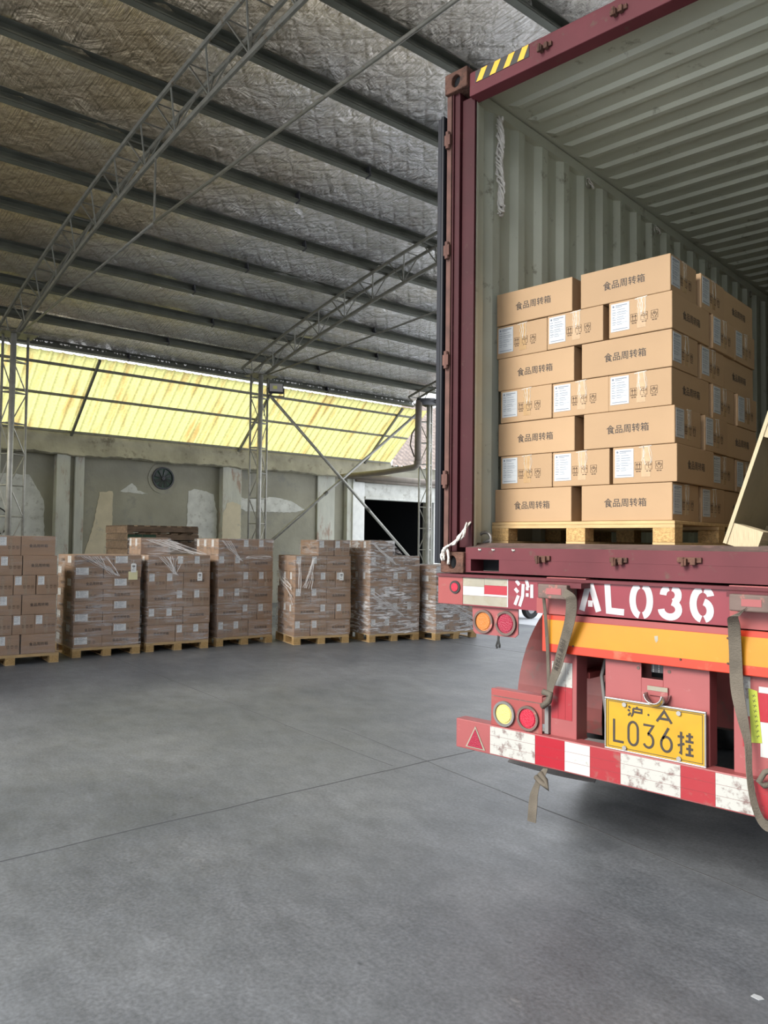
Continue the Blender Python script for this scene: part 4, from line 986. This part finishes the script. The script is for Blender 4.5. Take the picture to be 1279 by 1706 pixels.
# corrugated side walls
def side(xin, xout, nm):
    f = MB(); y = .20; ys = []
    per = .2745
    y0 = .155
    pts = [(xin if False else xout, .16)]
    k = 0
    y = .285
    pts = [((xout), .16), ((xout), .255)]
    while y < CL-.3:
        pts += [(xin, y+.045), (xin, y+.115), (xout, y+.165), (xout, y+.2745)]; y += per
    pts.append((xout, CL))
    n = len(pts)
    f.grid(lambda a, c: (pts[int(round(a*(n-1)))][0], pts[int(round(a*(n-1)))][1], 1.60+(4.235-1.60)*c), n-1, 1)
    o = f.build(nm, CGREY, ct); sd = o.modifiers.new('solid', 'SOLIDIFY'); sd.thickness = .003; sd.offset = 0; return o
side(.092, .056, 'side_wall'); side(CW-.092, CW-.056, 'side_wall')
f = MB()
for x0, x1, s1 in ((.04,.10,.16),(CW-.10,CW-.04,CW-.16)):
    f.box((x0,.16,4.235),(x1,CL,4.30))
f.build('top_rail', CGREY, ct)
f = MB(); f.box((0.04,CL,1.6),(CW-.04,CL+.04,4.33)); f.build('front_wall', CGREY, ct)
# outer skin, so the sides read as dark red from outside
f = MB(); f.box((.0,.17,Z0+.02),(.04,CL,1.60)); f.box((CW-.04,.17,Z0+.02),(CW,CL,1.60)); f.box((.0,.17,4.29),(.04,CL,4.34)); f.box((CW-.04,.17,4.29),(CW,CL,4.34)); f.build('side_rail', CRED, ct)
# roof sheet with pressed transverse ribs, tapered off near the walls
f = MB(); ry = [(.075,0)]; y = .40
rib = [(0,0),(.022,1),(.060,1),(.085,0),(.212,0)]
yy = .425
while yy < CL-.3: ry += [(yy+a, c) for a, c in rib[:-1]]; yy += .2145
ry.append((CL,0)); n = len(ry)
xs = [.05,.13,.19,1.0,1.6,CW-.19,CW-.13,CW-.05]; am = [0,0,1,1,1,1,0,0]
f.grid(lambda a, c: (xs[int(round(c*7))], ry[int(round(a*(n-1)))][0], 4.312-.022*ry[int(round(a*(n-1)))][1]*am[int(round(c*7))]), n-1, 7)
o = f.build('roof_sheet', CGREY, ct); sd = o.modifiers.new('solid', 'SOLIDIFY'); sd.thickness = .003; sd.offset = 0
f = MB(); f.box((.0,.13,4.322),(CW,CL,4.332)); f.build('roof_outer_skin', CRED, ct)
# left door folded back along the outside, black gasket towards us
f = MB(); f.box((-.118,.085,1.60),(-.078,1.24,4.11)); dd = f.build('door_leaf', CRED, ct, bevel=.004)
GASK = mat('black_rubber_gasket', (.008,.009,.014), .5, spec=.3)
f = MB(); f.tube([(-.030,.004,1.50),(-.030,.004,4.12)], .012, 8); f.box((-.075,.010,1.50),(-.020,.05,4.12)); f.build('rubber_gasket', GASK, dd)
for y in (.45,.95):
    g = MB(); g.tube([(-.135,y,1.6),(-.135,y,4.2)], .016, 8); g.build('locking_rod', PIPE, dd)
# lashing rings on the wall, floor ring, vent holes, pencilled figure
for y, z in ((1.45,4.20),(2.55,4.20),(3.65,4.20),(4.75,4.20)):
    g = MB(); g.tube([(.115,y+.03*math.cos(a),z-.02+.03*math.sin(a)) for a in [i*math.pi/6 for i in range(13)]], .006, 6, caps=False); g.build('lashing_ring', PIPE, ct, smooth=True)
g = MB(); g.tube([(.135+.0*i,.20,1.622+.0) for i in (0,)] + [(.145+.045*math.cos(a),.20,1.64+.042*math.sin(a)) for a in [i*math.pi/8 for i in range(0,17)]], .010, 8, caps=False); g.build('floor_lashing_ring', ALU, ct, smooth=True)
g = MB()
for i in range(3):
    for j in range(3): g.disc((.0545+.003,.62+.018*i,3.94+.022*j),(1,0,0),.005,.002,8)
g.build('vent_hole_shade', VOID, ct)
# small column of stencilled strokes on the jamb edge (too fine to read in the photograph)
g = MB(); rr = random.Random(9); z = 3.93
while z > 2.86:
    h_ = rr.uniform(.006,.016); g.box((.1185,.115+rr.uniform(0,.006),z-h_),(.1195,.121+rr.uniform(0,.004),z)); z -= h_+rr.uniform(.006,.014)
g.build('jamb_perforations', INK, ct)
g = MB(); stroke_mesh(g, [arc(.5,.75,.4,.25,160,-20,8)+[(.1,.05),(.5,.1),(.95,.02)]], 0,0,.05,.085,.004,0,.0006); o = g.build('scribbled_figure', INK, ct); o.matrix_local = Matrix.Translation((.0585,.19,3.06)) @ Matrix.Rotation(math.radians(90), 4, 'Z')
g = MB(); g.box((.11,.10,4.02),(.13,.112,4.035)); g.tube([(.12,.10,4.02),(.14,.08,4.05),(.155,.085,4.06)], .004, 5); g.tube([(.12,.10,4.03),(.105,.08,4.05)], .004, 5); g.build('yellow_green_tie', mat('yellow_green_cord', (.30,.33,.08), .8), ct)

def rope(name, pts, label, n=5, spread=.012, r=.006, seed=1, group=None):
    rr = random.Random(seed); f = MB()
    for k in range(n):
        ph_ = rr.uniform(0,6.28); q = []
        for i, p in enumerate(pts):
            for m_ in range(3):
                if i == len(pts)-1 and m_: break
                nx = pts[min(i+1,len(pts)-1)]; t = m_/3; base = Vector(p).lerp(Vector(nx), t); a = ph_+ (i*3+m_)*.9
                q.append(base + Vector((math.cos(a),math.sin(a)*.8,math.sin(a*1.7)*.5))*spread*rr.uniform(.5,1.2))
        f.tube(q, r, 5)
    o = f.build(name, ROPE, smooth=True); return tag(o, label, 'rope', group)
rope('hanging_rope', [(.135,.33,4.19),(.14,.34,4.12),(.135,.345,4.02),(.13,.345,3.93),(.135,.345,3.83),(.145,.35,3.76),(.14,.345,3.66),(.143,.345,3.60)], 'bunch of frayed white rope hanging inside the container at the top of its left wall', 9, .022, .0065, 3)
rope('tied_rope', [(.165,.02,1.73),(.155,-.03,1.66),(.11,-.05,1.615),(.06,-.055,1.59),(.03,-.05,1.56),(.035,-.045,1.52)], 'knotted white rope tied from the container floor edge over the rusty lower corner casting', 5, .012, .0055, 5)
rope('tied_rope', [(.06,-.045,1.60),(.075,-.045,1.55),(.07,-.04,1.50)], 'short white rope end hanging down the rusty lower corner casting', 3, .005, .0055, 6)
for i, (y, z) in enumerate(((1.45,4.19),(2.55,4.19))):
    rope('rope_scrap', [(.12,y-.02,z+.02),(.125,y+.03,z-.005),(.12,y+.06,z-.03)], 'scrap of white rope knotted to the %s lashing ring on the container wall' % ['nearer','farther'][i], 3, .01, .004, 8+i, 'rope scraps on the lashing rings')

# empty pallet leaning on its side at the right of the opening
lean = thing('leaning_pallet', 'empty plywood pallet tilted up on its edge at the right of the container doorway', 'pallet', (1.515,.14,FLZ+.012), math.radians(1.5))
ang_ = math.radians(71.5); dx, dz = math.cos(ang_), math.sin(ang_); nx, nz = math.sin(ang_), -math.cos(ang_)
def LP(s__, y, n__): return Vector((dx*s__+nx*n__, y, dz*s__+nz*n__))
def lbox(s0,s1,y0,y1,n0,n1,mats_,nm):
    f = MB(); P_ = [LP(s0,y0,n0),LP(s1,y0,n0),LP(s1,y0,n1),LP(s0,y0,n1)]; f.prism(P_, (0,y1-y0,0)); return f.build(nm, mats_, lean)
o = lbox(.0,1.10,0,1.1,0,.014,PLY,'deck_sheet')
lbox(.0,1.10,-.004,.0,-.001,.015,PLYE,'sheet_edge')
for a0 in (.0,.50,1.0):
    for y0 in (.02,.50,.98):
        lbox(a0,a0+.10,y0-.018,y0+.10,.0145,.145,PLYE if y0 < .1 else PLY,'laminated_block')

# ------------------------------------------------------------------ trailer
tl = thing('semi_trailer', 'red skeletal semi-trailer rear with white stencilled number, lamps, yellow plate and striped bumper', 'trailer', (1.25,-.03,0))
tl_off = Vector((-1.25,.03,0))
def tp(mb, name, mt, parent=None, **k):      # parts are written in truck coordinates
    o = mb.build(name, mt, parent or tl, **k)
    if parent is None: o.matrix_local = Matrix.Translation(tl_off)
    return o
def bx(name, mt, *boxes, parent=None, **k):
    f = MB()
    for a, c in boxes: f.box(a, c)
    return tp(f, name, mt, parent, **k)
XC = 1.255
bm_ = bx('rear_beam', TMAR, ((-.008,-.03,1.275),(2*XC+.008,.10,1.430)))
bx('beam_top_flange', CREDL, ((-.010,-.045,1.4305),(2*XC+.010,.95,1.4445)))
for q in (((-.009,-.0325,1.277),(.166,-.0302,1.430)), ((2*XC-.166,-.0325,1.277),(2*XC+.009,-.0302,1.430))): bx('beam_end_panel', TRED, q)
for q in (((.70,-.03,1.4448),(.92,.10,1.4495)), ((1.60,-.03,1.4448),(1.90,.10,1.4495))): bx('wear_pad', TRED2, q)
for x in (.114, 2*XC-.114):
    f = MB(); f.disc((x,-.0326,1.372),(0,-1,0),.036,.006,24,.024); a = tp(f, 'marker_lamp', RUBR)
    f = MB(); f.disc((x,-.0326,1.372),(0,-1,0),.024,.009,20); tp(f, 'marker_lens', REDL2, a)
def strip_(name, mt, x0, x1, z0, z1, y, th=.0012, parent=None): return bx(name, mt, ((x0,y-th,z0),(x1,y,z1)), parent=parent)
for mt, x0, x1, z0, z1 in ((RFWD,.167,.311,1.381,1.427),(RFW,.168,.311,1.332,1.380),(RFWD,.168,.460,1.281,1.331),(RFWD,.312,.460,1.392,1.431),(RFR,.312,.460,1.344,1.391),(RFW,.312,.460,1.333,1.343)):
    strip_('reflective_tape', mt, x0, x1, z0, z1, -.0303)
strip_('reflective_tape', RFW, .4605, .466, 1.281, 1.431, -.0303)
for nm, gl, x0, x1, sw in (('stencilled_character', ST_HU, .505, .625, .018), ('stencilled_letter', ST_A, .888, 1.000, .030), ('stencilled_letter', ST_L, 1.020, 1.122, .030), ('stencilled_digit', ST_0, 1.152, 1.257, .031), ('stencilled_digit', ST_3, 1.300, 1.392, .031), ('stencilled_digit', ST_6, 1.436, 1.532, .031)):
    f = MB(); stroke_mesh(f, gl, x0, 1.292, x1-x0, .138, sw, -.0304, .0012); tp(f, nm, STEN)
# winch bars
for x0, x1 in ((.722,.885),(1.641,1.80)):
    a = bx('winch_bar', GRIME, ((x0,-.15,1.350),(x1,-.055,1.420)), ((x0+.01,-.06,1.34),(x1-.01,-.03,1.428)), bevel=.006)
    bx('worn_pink_patch', TRED2, ((x0+.05,-.1515,1.372),(x1-.03,-.1502,1.402)), parent=None)
    bx('winch_bracket', CREDL, ((x0-.02,-.12,1.405),(x1+.06,-.0305,1.430)))
for q in (((.66,-.06,1.268),(.862,-.0305,1.345)), ((1.613,-.06,1.272),(1.85,-.0305,1.345))): bx('winch_backing', TRED, q)
# long amber and orange-red marker board
x0, x1 = .684, 2*XC-.684
bx('marker_board', ORED, ((x0,-.046,1.076),(x1,-.034,1.266)), bevel=.003)
strip_('amber_reflective_band', YEL, x0+.022, x1-.022, 1.118, 1.238, -.0463)
strip_('board_upper_edge', TRED, .862, 1.612, 1.240, 1.268, -.0462)
f = MB(); f.prism([(1.275,-.0478,1.205),(1.292,-.0478,1.207),(1.292,-.0478,1.185),(1.283,-.0478,1.175),(1.277,-.0478,1.188)], (0,-.0008,0)); tp(f, 'peeled_spot', RFWD)
for x, z in ((.862,1.232),(.862,1.118),(1.395,1.112),(1.60,1.118),(1.60,1.225)):
    f = MB(); f.disc((x,-.0475,z),(0,-1,0),.005,.003,8); tp(f, 'rivet', RUST)
# posts, centre panel, dark gaps
bx('left_post', TRED2, ((.709,-.004,.65),(.856,.004,1.076)), ((.848,.004,.65),(.856,.10,1.076)), ((.705,-.01,.645),(.86,.10,.652)), bevel=.002)
bx('right_post', TRED2, ((1.607,-.004,.65),(1.80,.004,1.076)), ((1.607,.004,.65),(1.615,.10,1.076)), bevel=.002)
bx('centre_panel', TRED2, ((1.010,-.004,.65),(1.192,.004,1.078)), ((1.296,-.004,.65),(1.506,.004,1.078)), ((1.192,-.004,.65),(1.296,.004,1.002)), ((1.498,.004,.65),(1.506,.08,1.078)), bevel=.002)
for x in (1.178, 1.325):
    f = MB(); f.disc((x,-.0042,1.045),(0,-1,0),.008,.002,10); tp(f, 'bolt_hole', GRIME)
for k in range(3):
    strip_('reflective_tape', RFWW, .716+k*.0392, .716+k*.0392+.038, .905, 1.026, -.0045)
    strip_('reflective_tape', RFRW, .716+k*.0392, .716+k*.0392+.038, .742, .904, -.0045)
strip_('reflective_tape', RFWW, 1.640, 1.676, .90, 1.065, -.0045); strip_('reflective_tape', RFRW, 1.644, 1.680, .77, .899, -.0045)
strip_('reflective_tape', RFW, 1.710, 1.80, 1.005, 1.03, -.0045); strip_('reflective_tape', RFR, 1.700, 1.80, .885, 1.004, -.0045); strip_('reflective_tape', RFW, 1.715, 1.80, .74, .884, -.0045)
f = MB(); f.prism([(1.668,-.006,1.018),(1.704,-.006,1.010),(1.722,-.006,.797),(1.680,-.006,.792)], (0,-.001,0)); stk_ = tp(f, 'lime_sticker', LIME)
g = MB(); rr = random.Random(4)      # dark writing too small to read, kept as broken marks
for k in range(9):
    z = .99-k*.021; x = 1.682+.0022*k*.9
    stroke_mesh(g, [[(x,z),(x+.016,z+rr.uniform(-.004,.004))],[(x+.004,z-.008),(x+.012,z+.006)]], 0,0,1,1,.0016,-.0071,.0004)
tp(g, 'sticker_marks', INK, stk_)
# camera box in the window of the centre panel
bx('recess_back', VOID, ((1.185,.12,.99),(1.305,.13,1.085)))
a = bx('reversing_lamp', DARKM, ((1.228,.02,1.028),(1.292,.06,1.070)), bevel=.003)
g = MB()
for i in range(2):
    for j in range(5): g.disc((1.236+.026*i+.004,.0198,1.034+.0078*j),(0,-1,0),.0022,.001,6)
tp(g, 'lamp_leds', RFW, a)
# number plate
pl = bx('number_plate', PLATEY, ((1.030,-.034,.660),(1.497,-.030,.889)), bevel=.004)
f = MB(); P_ = [(1.026,.656),(1.501,.656),(1.501,.893),(1.026,.893)]
f.box((1.024,-.041,.653),(1.503,-.028,.662)); f.box((1.024,-.041,.887),(1.503,-.028,.896)); f.box((1.024,-.041,.662),(1.032,-.028,.887)); f.box((1.495,-.041,.662),(1.503,-.028,.887)); tp(f, 'plate_frame', ALU, pl, bevel=.003)
def pchar(gl, x0, x1, z0, z1, sw, nm='plate_character'):
    f = MB(); stroke_mesh(f, gl, x0, z0, x1-x0, z1-z0, sw, -.0341, .0016); tp(f, nm, INK, pl)
pchar(G_HU, 1.140, 1.210, .822, .870, .0085); pchar(G_A, 1.278, 1.350, .820, .870, .0105)
pchar(G_L, 1.064, 1.122, .692, .798, .0105); pchar(G_0, 1.136, 1.196, .692, .798, .0105); pchar(G_3, 1.210, 1.270, .692, .798, .0105); pchar(G_6, 1.292, 1.356, .692, .798, .0105)
pchar(G_GUA, 1.376, 1.446, .692, .792, .0100)
f = MB(); f.disc((1.240,-.0341,.842),(0,-1,0),.005,.0012,12); tp(f, 'plate_dot', INK, pl)
f = MB(); f.box((1.040,-.0352,.668),(1.0425,-.0342,.881)); f.box((1.4845,-.0352,.668),(1.487,-.0342,.881)); f.box((1.0425,-.0352,.668),(1.4845,-.0342,.6705)); f.box((1.0425,-.0352,.8785),(1.4845,-.0342,.881)); tp(f, 'plate_border_line', INK, pl)
for x, z in ((1.125,.872),(1.383,.872),(1.125,.672),(1.383,.672)):
    f = MB(); f.disc((x,-.0345,z),(0,-1,0),.0105,.009,14); tp(f, 'plate_bolt', ALU, pl)
# plate lamp: plated crescent shade hanging over the plate
f = MB()
f.grid(lambda a, c: (1.277+(.058-.018*c)*math.cos(math.pi*1.02+math.pi*.96*a), -.012-.045*math.sin(math.pi*min(1,c*1.0)*.5)-.02, .944+(.060-.020*c)*math.sin(math.pi*1.02+math.pi*.96*a)), 22, 5)
f.grid(lambda a, c: (1.277+.058*math.cos(math.pi*1.02+math.pi*.96*a), -.005-.027*c, .944+.060*math.sin(math.pi*1.02+math.pi*.96*a)), 22, 2)
pla = tp(f, 'plate_lamp', CHROME, smooth=True); sd = pla.modifiers.new('s','SOLIDIFY'); sd.thickness = .003
bx('plate_lamp_mount', TRED2, ((1.232,-.014,.930),(1.322,-.004,.972)))
strip_('cream_label', RFWD, 1.226, 1.322, .952, .972, -.0145)
# upper lamp plate (amber, red)
f = MB(); f.prism([(.211,-.004,1.274),(.512,-.004,1.274),(.512,-.004,1.140),(.492,-.004,1.122),(.235,-.004,1.122),(.220,-.004,1.135)], (0,.006,0)); tp(f, 'upper_lamp_plate', TRED2)
def lamp(x, z, y, r, lens, ringm=GRIME):
    f = MB(); f.disc((x,y,z),(0,-1,0),r,.014,30,r*.80); a = tp(f, 'lamp_ring', ringm)
    f = MB(); n = len(f.v); f.disc((x,y,z),(0,-1,0),r*.80,.006,30); f.disc((x,y-.006,z),(0,-1,0),r*.66,.004,26); tp(f, 'lamp_lens', lens, a)
lamp(.293,1.193,-.0045,.064,AMB); lamp(.438,1.194,-.0045,.066,REDL)
# lower lamp box (pale yellow, red)
bx('lower_lamp_box', TRED, ((.364,-.034,.652),(.678,-.028,.846)), ((.364,-.028,.838),(.678,.03,.846)), ((.364,-.028,.652),(.370,.03,.838)), bevel=.002)
bx('lamp_box_rim', GRIME, ((.366,-.0345,.806),(.676,-.0342,.811)))
lamp(.452,.724,-.0345,.066,YELL,RUBG); lamp(.598,.724,-.0345,.064,REDL2)
bx('lamp_box_lead', RUBG, ((.684,-.02,.66),(.706,.02,.80)))
# underrun bumper with striped tape
bx('bumper_bar', TRED2, ((.144,-.052,.500),(2*XC-.144,.03,.656)), bevel=.004)
segs = [(.372,.650,RFWW),(.650,.819,RFR),(.819,.956,RFW),(.956,1.113,RFRW),(1.113,1.396,RFWW),(1.396,1.547,RFRW),(1.547,1.703,RFWW),(1.703,1.86,RFRW),(1.86,2.14,RFW)]
for (x0, x1, mt) in segs:
    for k in range(3):
        strip_('bumper_tape', mt, x0+.0006, x1-.0006, .507+k*.048, .507+k*.048+.0465, -.0525)
f = MB(); f.prism([(.276,-.053,.632),(.212,-.053,.514),(.342,-.053,.514)], (0,-.003,0)); a = tp(f, 'triangle_backing', RFWD)
f = MB(); f.prism([(.277,-.0562,.618),(.226,-.0562,.520),(.328,-.0562,.520)], (0,-.003,0)); tp(f, 'triangle_reflector', REDL, a)
for x in (.93, 1.58): bx('bumper_bracket', TRED2, ((x-.04,.03,.52),(x+.04,.5,.60)), ((x-.04,.44,.52),(x+.04,.5,1.0)))
# chassis behind
bx('chassis_rail', TRED, ((.70,.12,1.30),(.86,11.6,1.33)), ((.775,.12,.97),(.79,11.6,1.30)), ((.70,.12,.94),(.86,11.6,.97)))
bx('chassis_rail', TRED, ((1.65,.12,1.30),(1.81,11.6,1.33)), ((1.72,.12,.97),(1.735,11.6,1.30)), ((1.65,.12,.94),(1.81,11.6,.97)))
for y in (.95, 3.1, 5.4, 7.6, 9.8): bx('cross_member', TRED, ((.0,y,1.33),(2.51,y+.10,1.43)), ((.79,y,1.0),(1.72,y+.02,1.33)))
bx('rear_cross_plate', FENDR, ((.86,.42,.74),(1.72,.44,1.27)))
bx('inner_panel', mat('grey_beige_plate', (.26,.22,.16), .8), ((.90,.20,.62),(1.06,.22,.82)))
f = MB(); f.beam((.90,.30,.66),(1.0,.36,1.02),.05,.02); tp(f, 'stay', FENDR)
f = MB(); f.tube([(.93,.16,1.06),(.915,.14,.96),(.93,.14,.84),(.92,.18,.74)], .009, 6); f.tube([(.98,.2,1.06),(.95,.2,.93),(.93,.25,.85)], .011, 6); tp(f, 'air_hose', RUBG, smooth=True)
for y in (1.75, 3.05, 4.35):
    f = MB(); f.tube([(.15,y,.50),(2.36,y,.50)], .07, 12); tp(f, 'axle', GRIME)
    for x in (.02,.33,1.93,2.24):
        f = MB(); prof = [(.0,.30),(.0,.44),(.02,.485),(.05,.50),(.21,.50),(.24,.485),(.26,.44),(.26,.30)]
        f.grid(lambda a, c: (x+prof[int(round(c*7))][0], y+math.cos(2*math.pi*a)*prof[int(round(c*7))][1], .50+math.sin(2*math.pi*a)*prof[int(round(c*7))][1]), 40, 7)
        w_ = tp(f, 'tyre', RUBR, smooth=True)
        f = MB(); f.disc((x+.08,y,.5),(1,0,0),.30,.06,24); f.disc((x+.02,y,.5),(1,0,0),.12,.2,14); tp(f, 'wheel_rim', RIM, w_)
# mudguards: rear quarter arcs seen left of the posts, with grey flaps
for (xa, xb) in ((.09,.66),(1.85,2.42)):
    f = MB(); cy, cz, R__ = 1.36, .62, .74
    def mg(a, c):
        th_ = math.radians(90 + 97*a); return (xa+(xb-xa)*c, cy+math.cos(th_)*R__, cz+math.sin(th_)*R__*.93)
    f.grid(mg, 16, 1); m_ = tp(f, 'mudguard', FENDR); sd = m_.modifiers.new('s','SOLIDIFY'); sd.thickness = .006
    f = MB()
    f.tube([mg(k/10, .42) for k in range(11)], .007, 5); tp(f, 'mudguard_rib', FENDR, m_)
    f = MB(); f.grid(lambda a, c: (xa+.12+(xb-xa-.02)*a, .60+.03*math.sin(a*3)-.25*c, .52-.17*c-.02*math.sin(a*3.1)), 10, 4); m2 = tp(f, 'mud_flap', RUBG); sd = m2.modifiers.new('s','SOLIDIFY'); sd.thickness = .006
f = MB(); f.tube([(.385,.0,1.125),(.385,-.002,1.095)], .006, 6); f.tube([(.385,-.002,1.10),(.375,-.004,1.07),(.378,-.002,1.055)], .006, 5); f.tube([(.385,-.002,1.10),(.395,-.004,1.075),(.392,0,1.06)], .006, 5); tp(f, 'lamp_cable_end', RUBR)

# webbing straps
def strap(name, pts, wv, label, th=.003, mt=WEB):
    """pts: (x,y,z) centre line; wv: width vector at each point; a flat band, resampled smooth"""
    P_ = [Vector(p) for p in pts]; Wv = [Vector(w_) for w_ in wv]; N = len(P_); f = MB(); cnt = 0
    def cr(A, i, t):
        a = A[max(i-1,0)]; b_ = A[i]; c = A[min(i+1,N-1)]; d = A[min(i+2,N-1)]
        return .5*((2*b_)+(c-a)*t+(2*a-5*b_+4*c-d)*t*t+(3*b_-a-3*c+d)*t**3)
    for i in range(N-1):
        for k in range(6 if i < N-2 else 7):
            t = k/6; p = cr(P_,i,t); w_ = cr(Wv,i,t); n_ = Vector((0,-th/2,0)) if abs(w_.y) < abs(w_.x)+abs(w_.z) else Vector((th/2,0,0))
            f.v += [tuple(p-w_/2+n_), tuple(p+w_/2+n_), tuple(p+w_/2-n_), tuple(p-w_/2-n_)]; cnt += 1
    for i in range(cnt-1):
        for k in range(4): f.face((4*i+k, 4*i+(k+1)%4, 4*i+4+(k+1)%4, 4*i+4+k))
    f.face((0,1,2,3)); f.face((4*cnt-4,4*cnt-1,4*cnt-2,4*cnt-3))
    return tag(f.build(name, mt), label, 'strap')
s1 = strap('lashing_strap', [(.870,-.152,1.385),(.905,-.156,1.368),(.905,-.140,1.335),(.880,-.112,1.25),(.830,-.088,1.12),(.778,-.066,.99),(.742,-.058,.90),(.728,-.056,.82)],
      [(.02,0,.040),(.050,0,.020),(.058,0,.012),(.060,0,.018),(.060,0,.020),(.056,0,.020),(.040,0,.014),(.030,0,.01)], 'grey-brown webbing lashing strap with printed lettering slanting down from the left winch bar')
tm = font_mesh('REELLASH', .040, INK, 0.0)
o = bpy.data.objects.new('strap_lettering', tm); COL.objects.link(o); o.parent = s1
d_ = (Vector((.775,-.060,.98))-Vector((.855,-.105,1.19))).normalized(); xn = Vector((1,0,.25)).normalized(); 
xa_ = -d_; nrm = Vector((0,-1,0)); za = xa_.cross(-nrm)
mx_ = Matrix.Identity(4); yv = -nrm; zv = xa_.cross(yv).normalized(); yv = zv.cross(xa_).normalized()
c_ = Vector((.812,-.086,1.075))
for i in range(3): mx_[i][0] = xa_[i]; mx_[i][1] = yv[i]; mx_[i][2] = zv[i]; mx_[i][3] = c_[i]
o.matrix_local = mx_ @ Matrix.Translation((0,-.004,0)) @ Matrix.Scale(.8,4,(0,0,1))
strap('lashing_strap', [(.725,-.10,1.36),(.722,-.075,1.25),(.727,-.060,1.05),(.728,-.055,.90),(.722,-.054,.84)], [(.014,.006,0)]*5, 'narrow edge-on webbing strap falling straight beside the slanting lettered strap')
rope_k = MB(); rope_k.tube([(.690,-.050,.80),(.735,-.062,.835),(.745,-.062,.87),(.70,-.060,.875)], .016, 7)
tag(rope_k.build('strap_knot', WEB, smooth=True), 'small knot of grey webbing at the upper right corner of the lower lamp box', 'knot')
strap('hanging_strap', [(.700,-.03,.495),(.690,-.058,.455),(.672,-.060,.42),(.650,-.060,.36),(.643,-.060,.30),(.636,-.060,.215)], [(.030,0,.01),(.045,0,.01),(.036,0,.012),(.046,0,.012),(.050,0,.004),(.050,0,.0)], 'loose grey webbing strap end dangling below the striped bumper')
f = MB(); rr = random.Random(2)
f.tube([(.66,-.06,.445),(.70,-.075,.43),(.735,-.07,.405),(.715,-.06,.44),(.68,-.06,.47)], .014, 7)
tag(f.build('strap_knot', WEB, smooth=True), 'knotted webbing at the top of the loose strap under the bumper', 'knot')
strap('lashing_strap', [(1.70,-.156,1.35),(1.662,-.158,1.33),(1.648,-.110,1.28),(1.640,-.075,1.18),(1.645,-.070,1.02),(1.668,-.075,.90),(1.690,-.080,.80),(1.700,-.095,.68),(1.722,-.110,.58),(1.745,-.10,.51),(1.775,-.09,.49),(1.80,-.08,.53),(1.815,-.08,.62)],
      [(.03,0,.04),(.040,0,.012),(.050,0,.006),(.052,0,0),(.054,0,0),(.042,.01,0),(.022,.02,0),(.016,.02,0),(.022,.02,.0),(.02,0,.03),(.0,0,.045),(-.03,0,.03),(-.04,0,.02)], 'grey webbing lashing strap hanging from the right winch bar and looping under the bumper')
f = MB(); f.tube([(1.80,-.07,.72),(1.755,-.08,.70),(1.735,-.09,.66),(1.75,-.08,.645),(1.80,-.07,.66)], .012, 7); tag(f.build('strap_loop', WEB, smooth=True), 'small dark webbing loop at the right edge above the bumper', 'strap')

# ------------------------------------------------------------------ wheeled cart outside in the bright yard
ca = thing_b('platform_cart', 'small vehicle far outside, only its black wheel shows under the trailer beam', 'cart', 11.1, 13.5, 0)
def wheel(x, y, r=.24, w_=.12):
    f = MB(); f.disc((0,0,0),(1,0,0),r,w_,28,r*.55); wl = f.build('tyre', RUBR, ca, bevel=.02); wl.location = (x,y,r)
    f = MB(); f.disc((.02,0,0),(1,0,0),r*.56,w_-.04,20); f.disc((w_-.02,0,0),(1,0,0),r*.18,.03,12); f.build('rim', RIM, wl)
wheel(-.06, 0); wheel(-.96, 0); wheel(-.06,-1.5); wheel(-.96,-1.5)
f = MB(); f.box((-.95,-1.8,.38),(.04,.25,.46)); f.build('platform', DARKM, ca)

# scrap of paper on the floor at lower right
f = MB(); f.prism([(-.02,-.012,0),(.01,-.018,0),(.022,.0,0),(.008,.012,0),(-.016,.010,0)], (0,0,.002)); o = f.build('paper_scrap', PAPER); o.location = (1.85,-.472,.001); tag(o, 'tiny crumpled white paper scrap on the concrete at the lower right corner', 'litter')

# prototypes are not part of the scene
for k in PROTO: strip(PROTO[k][0])
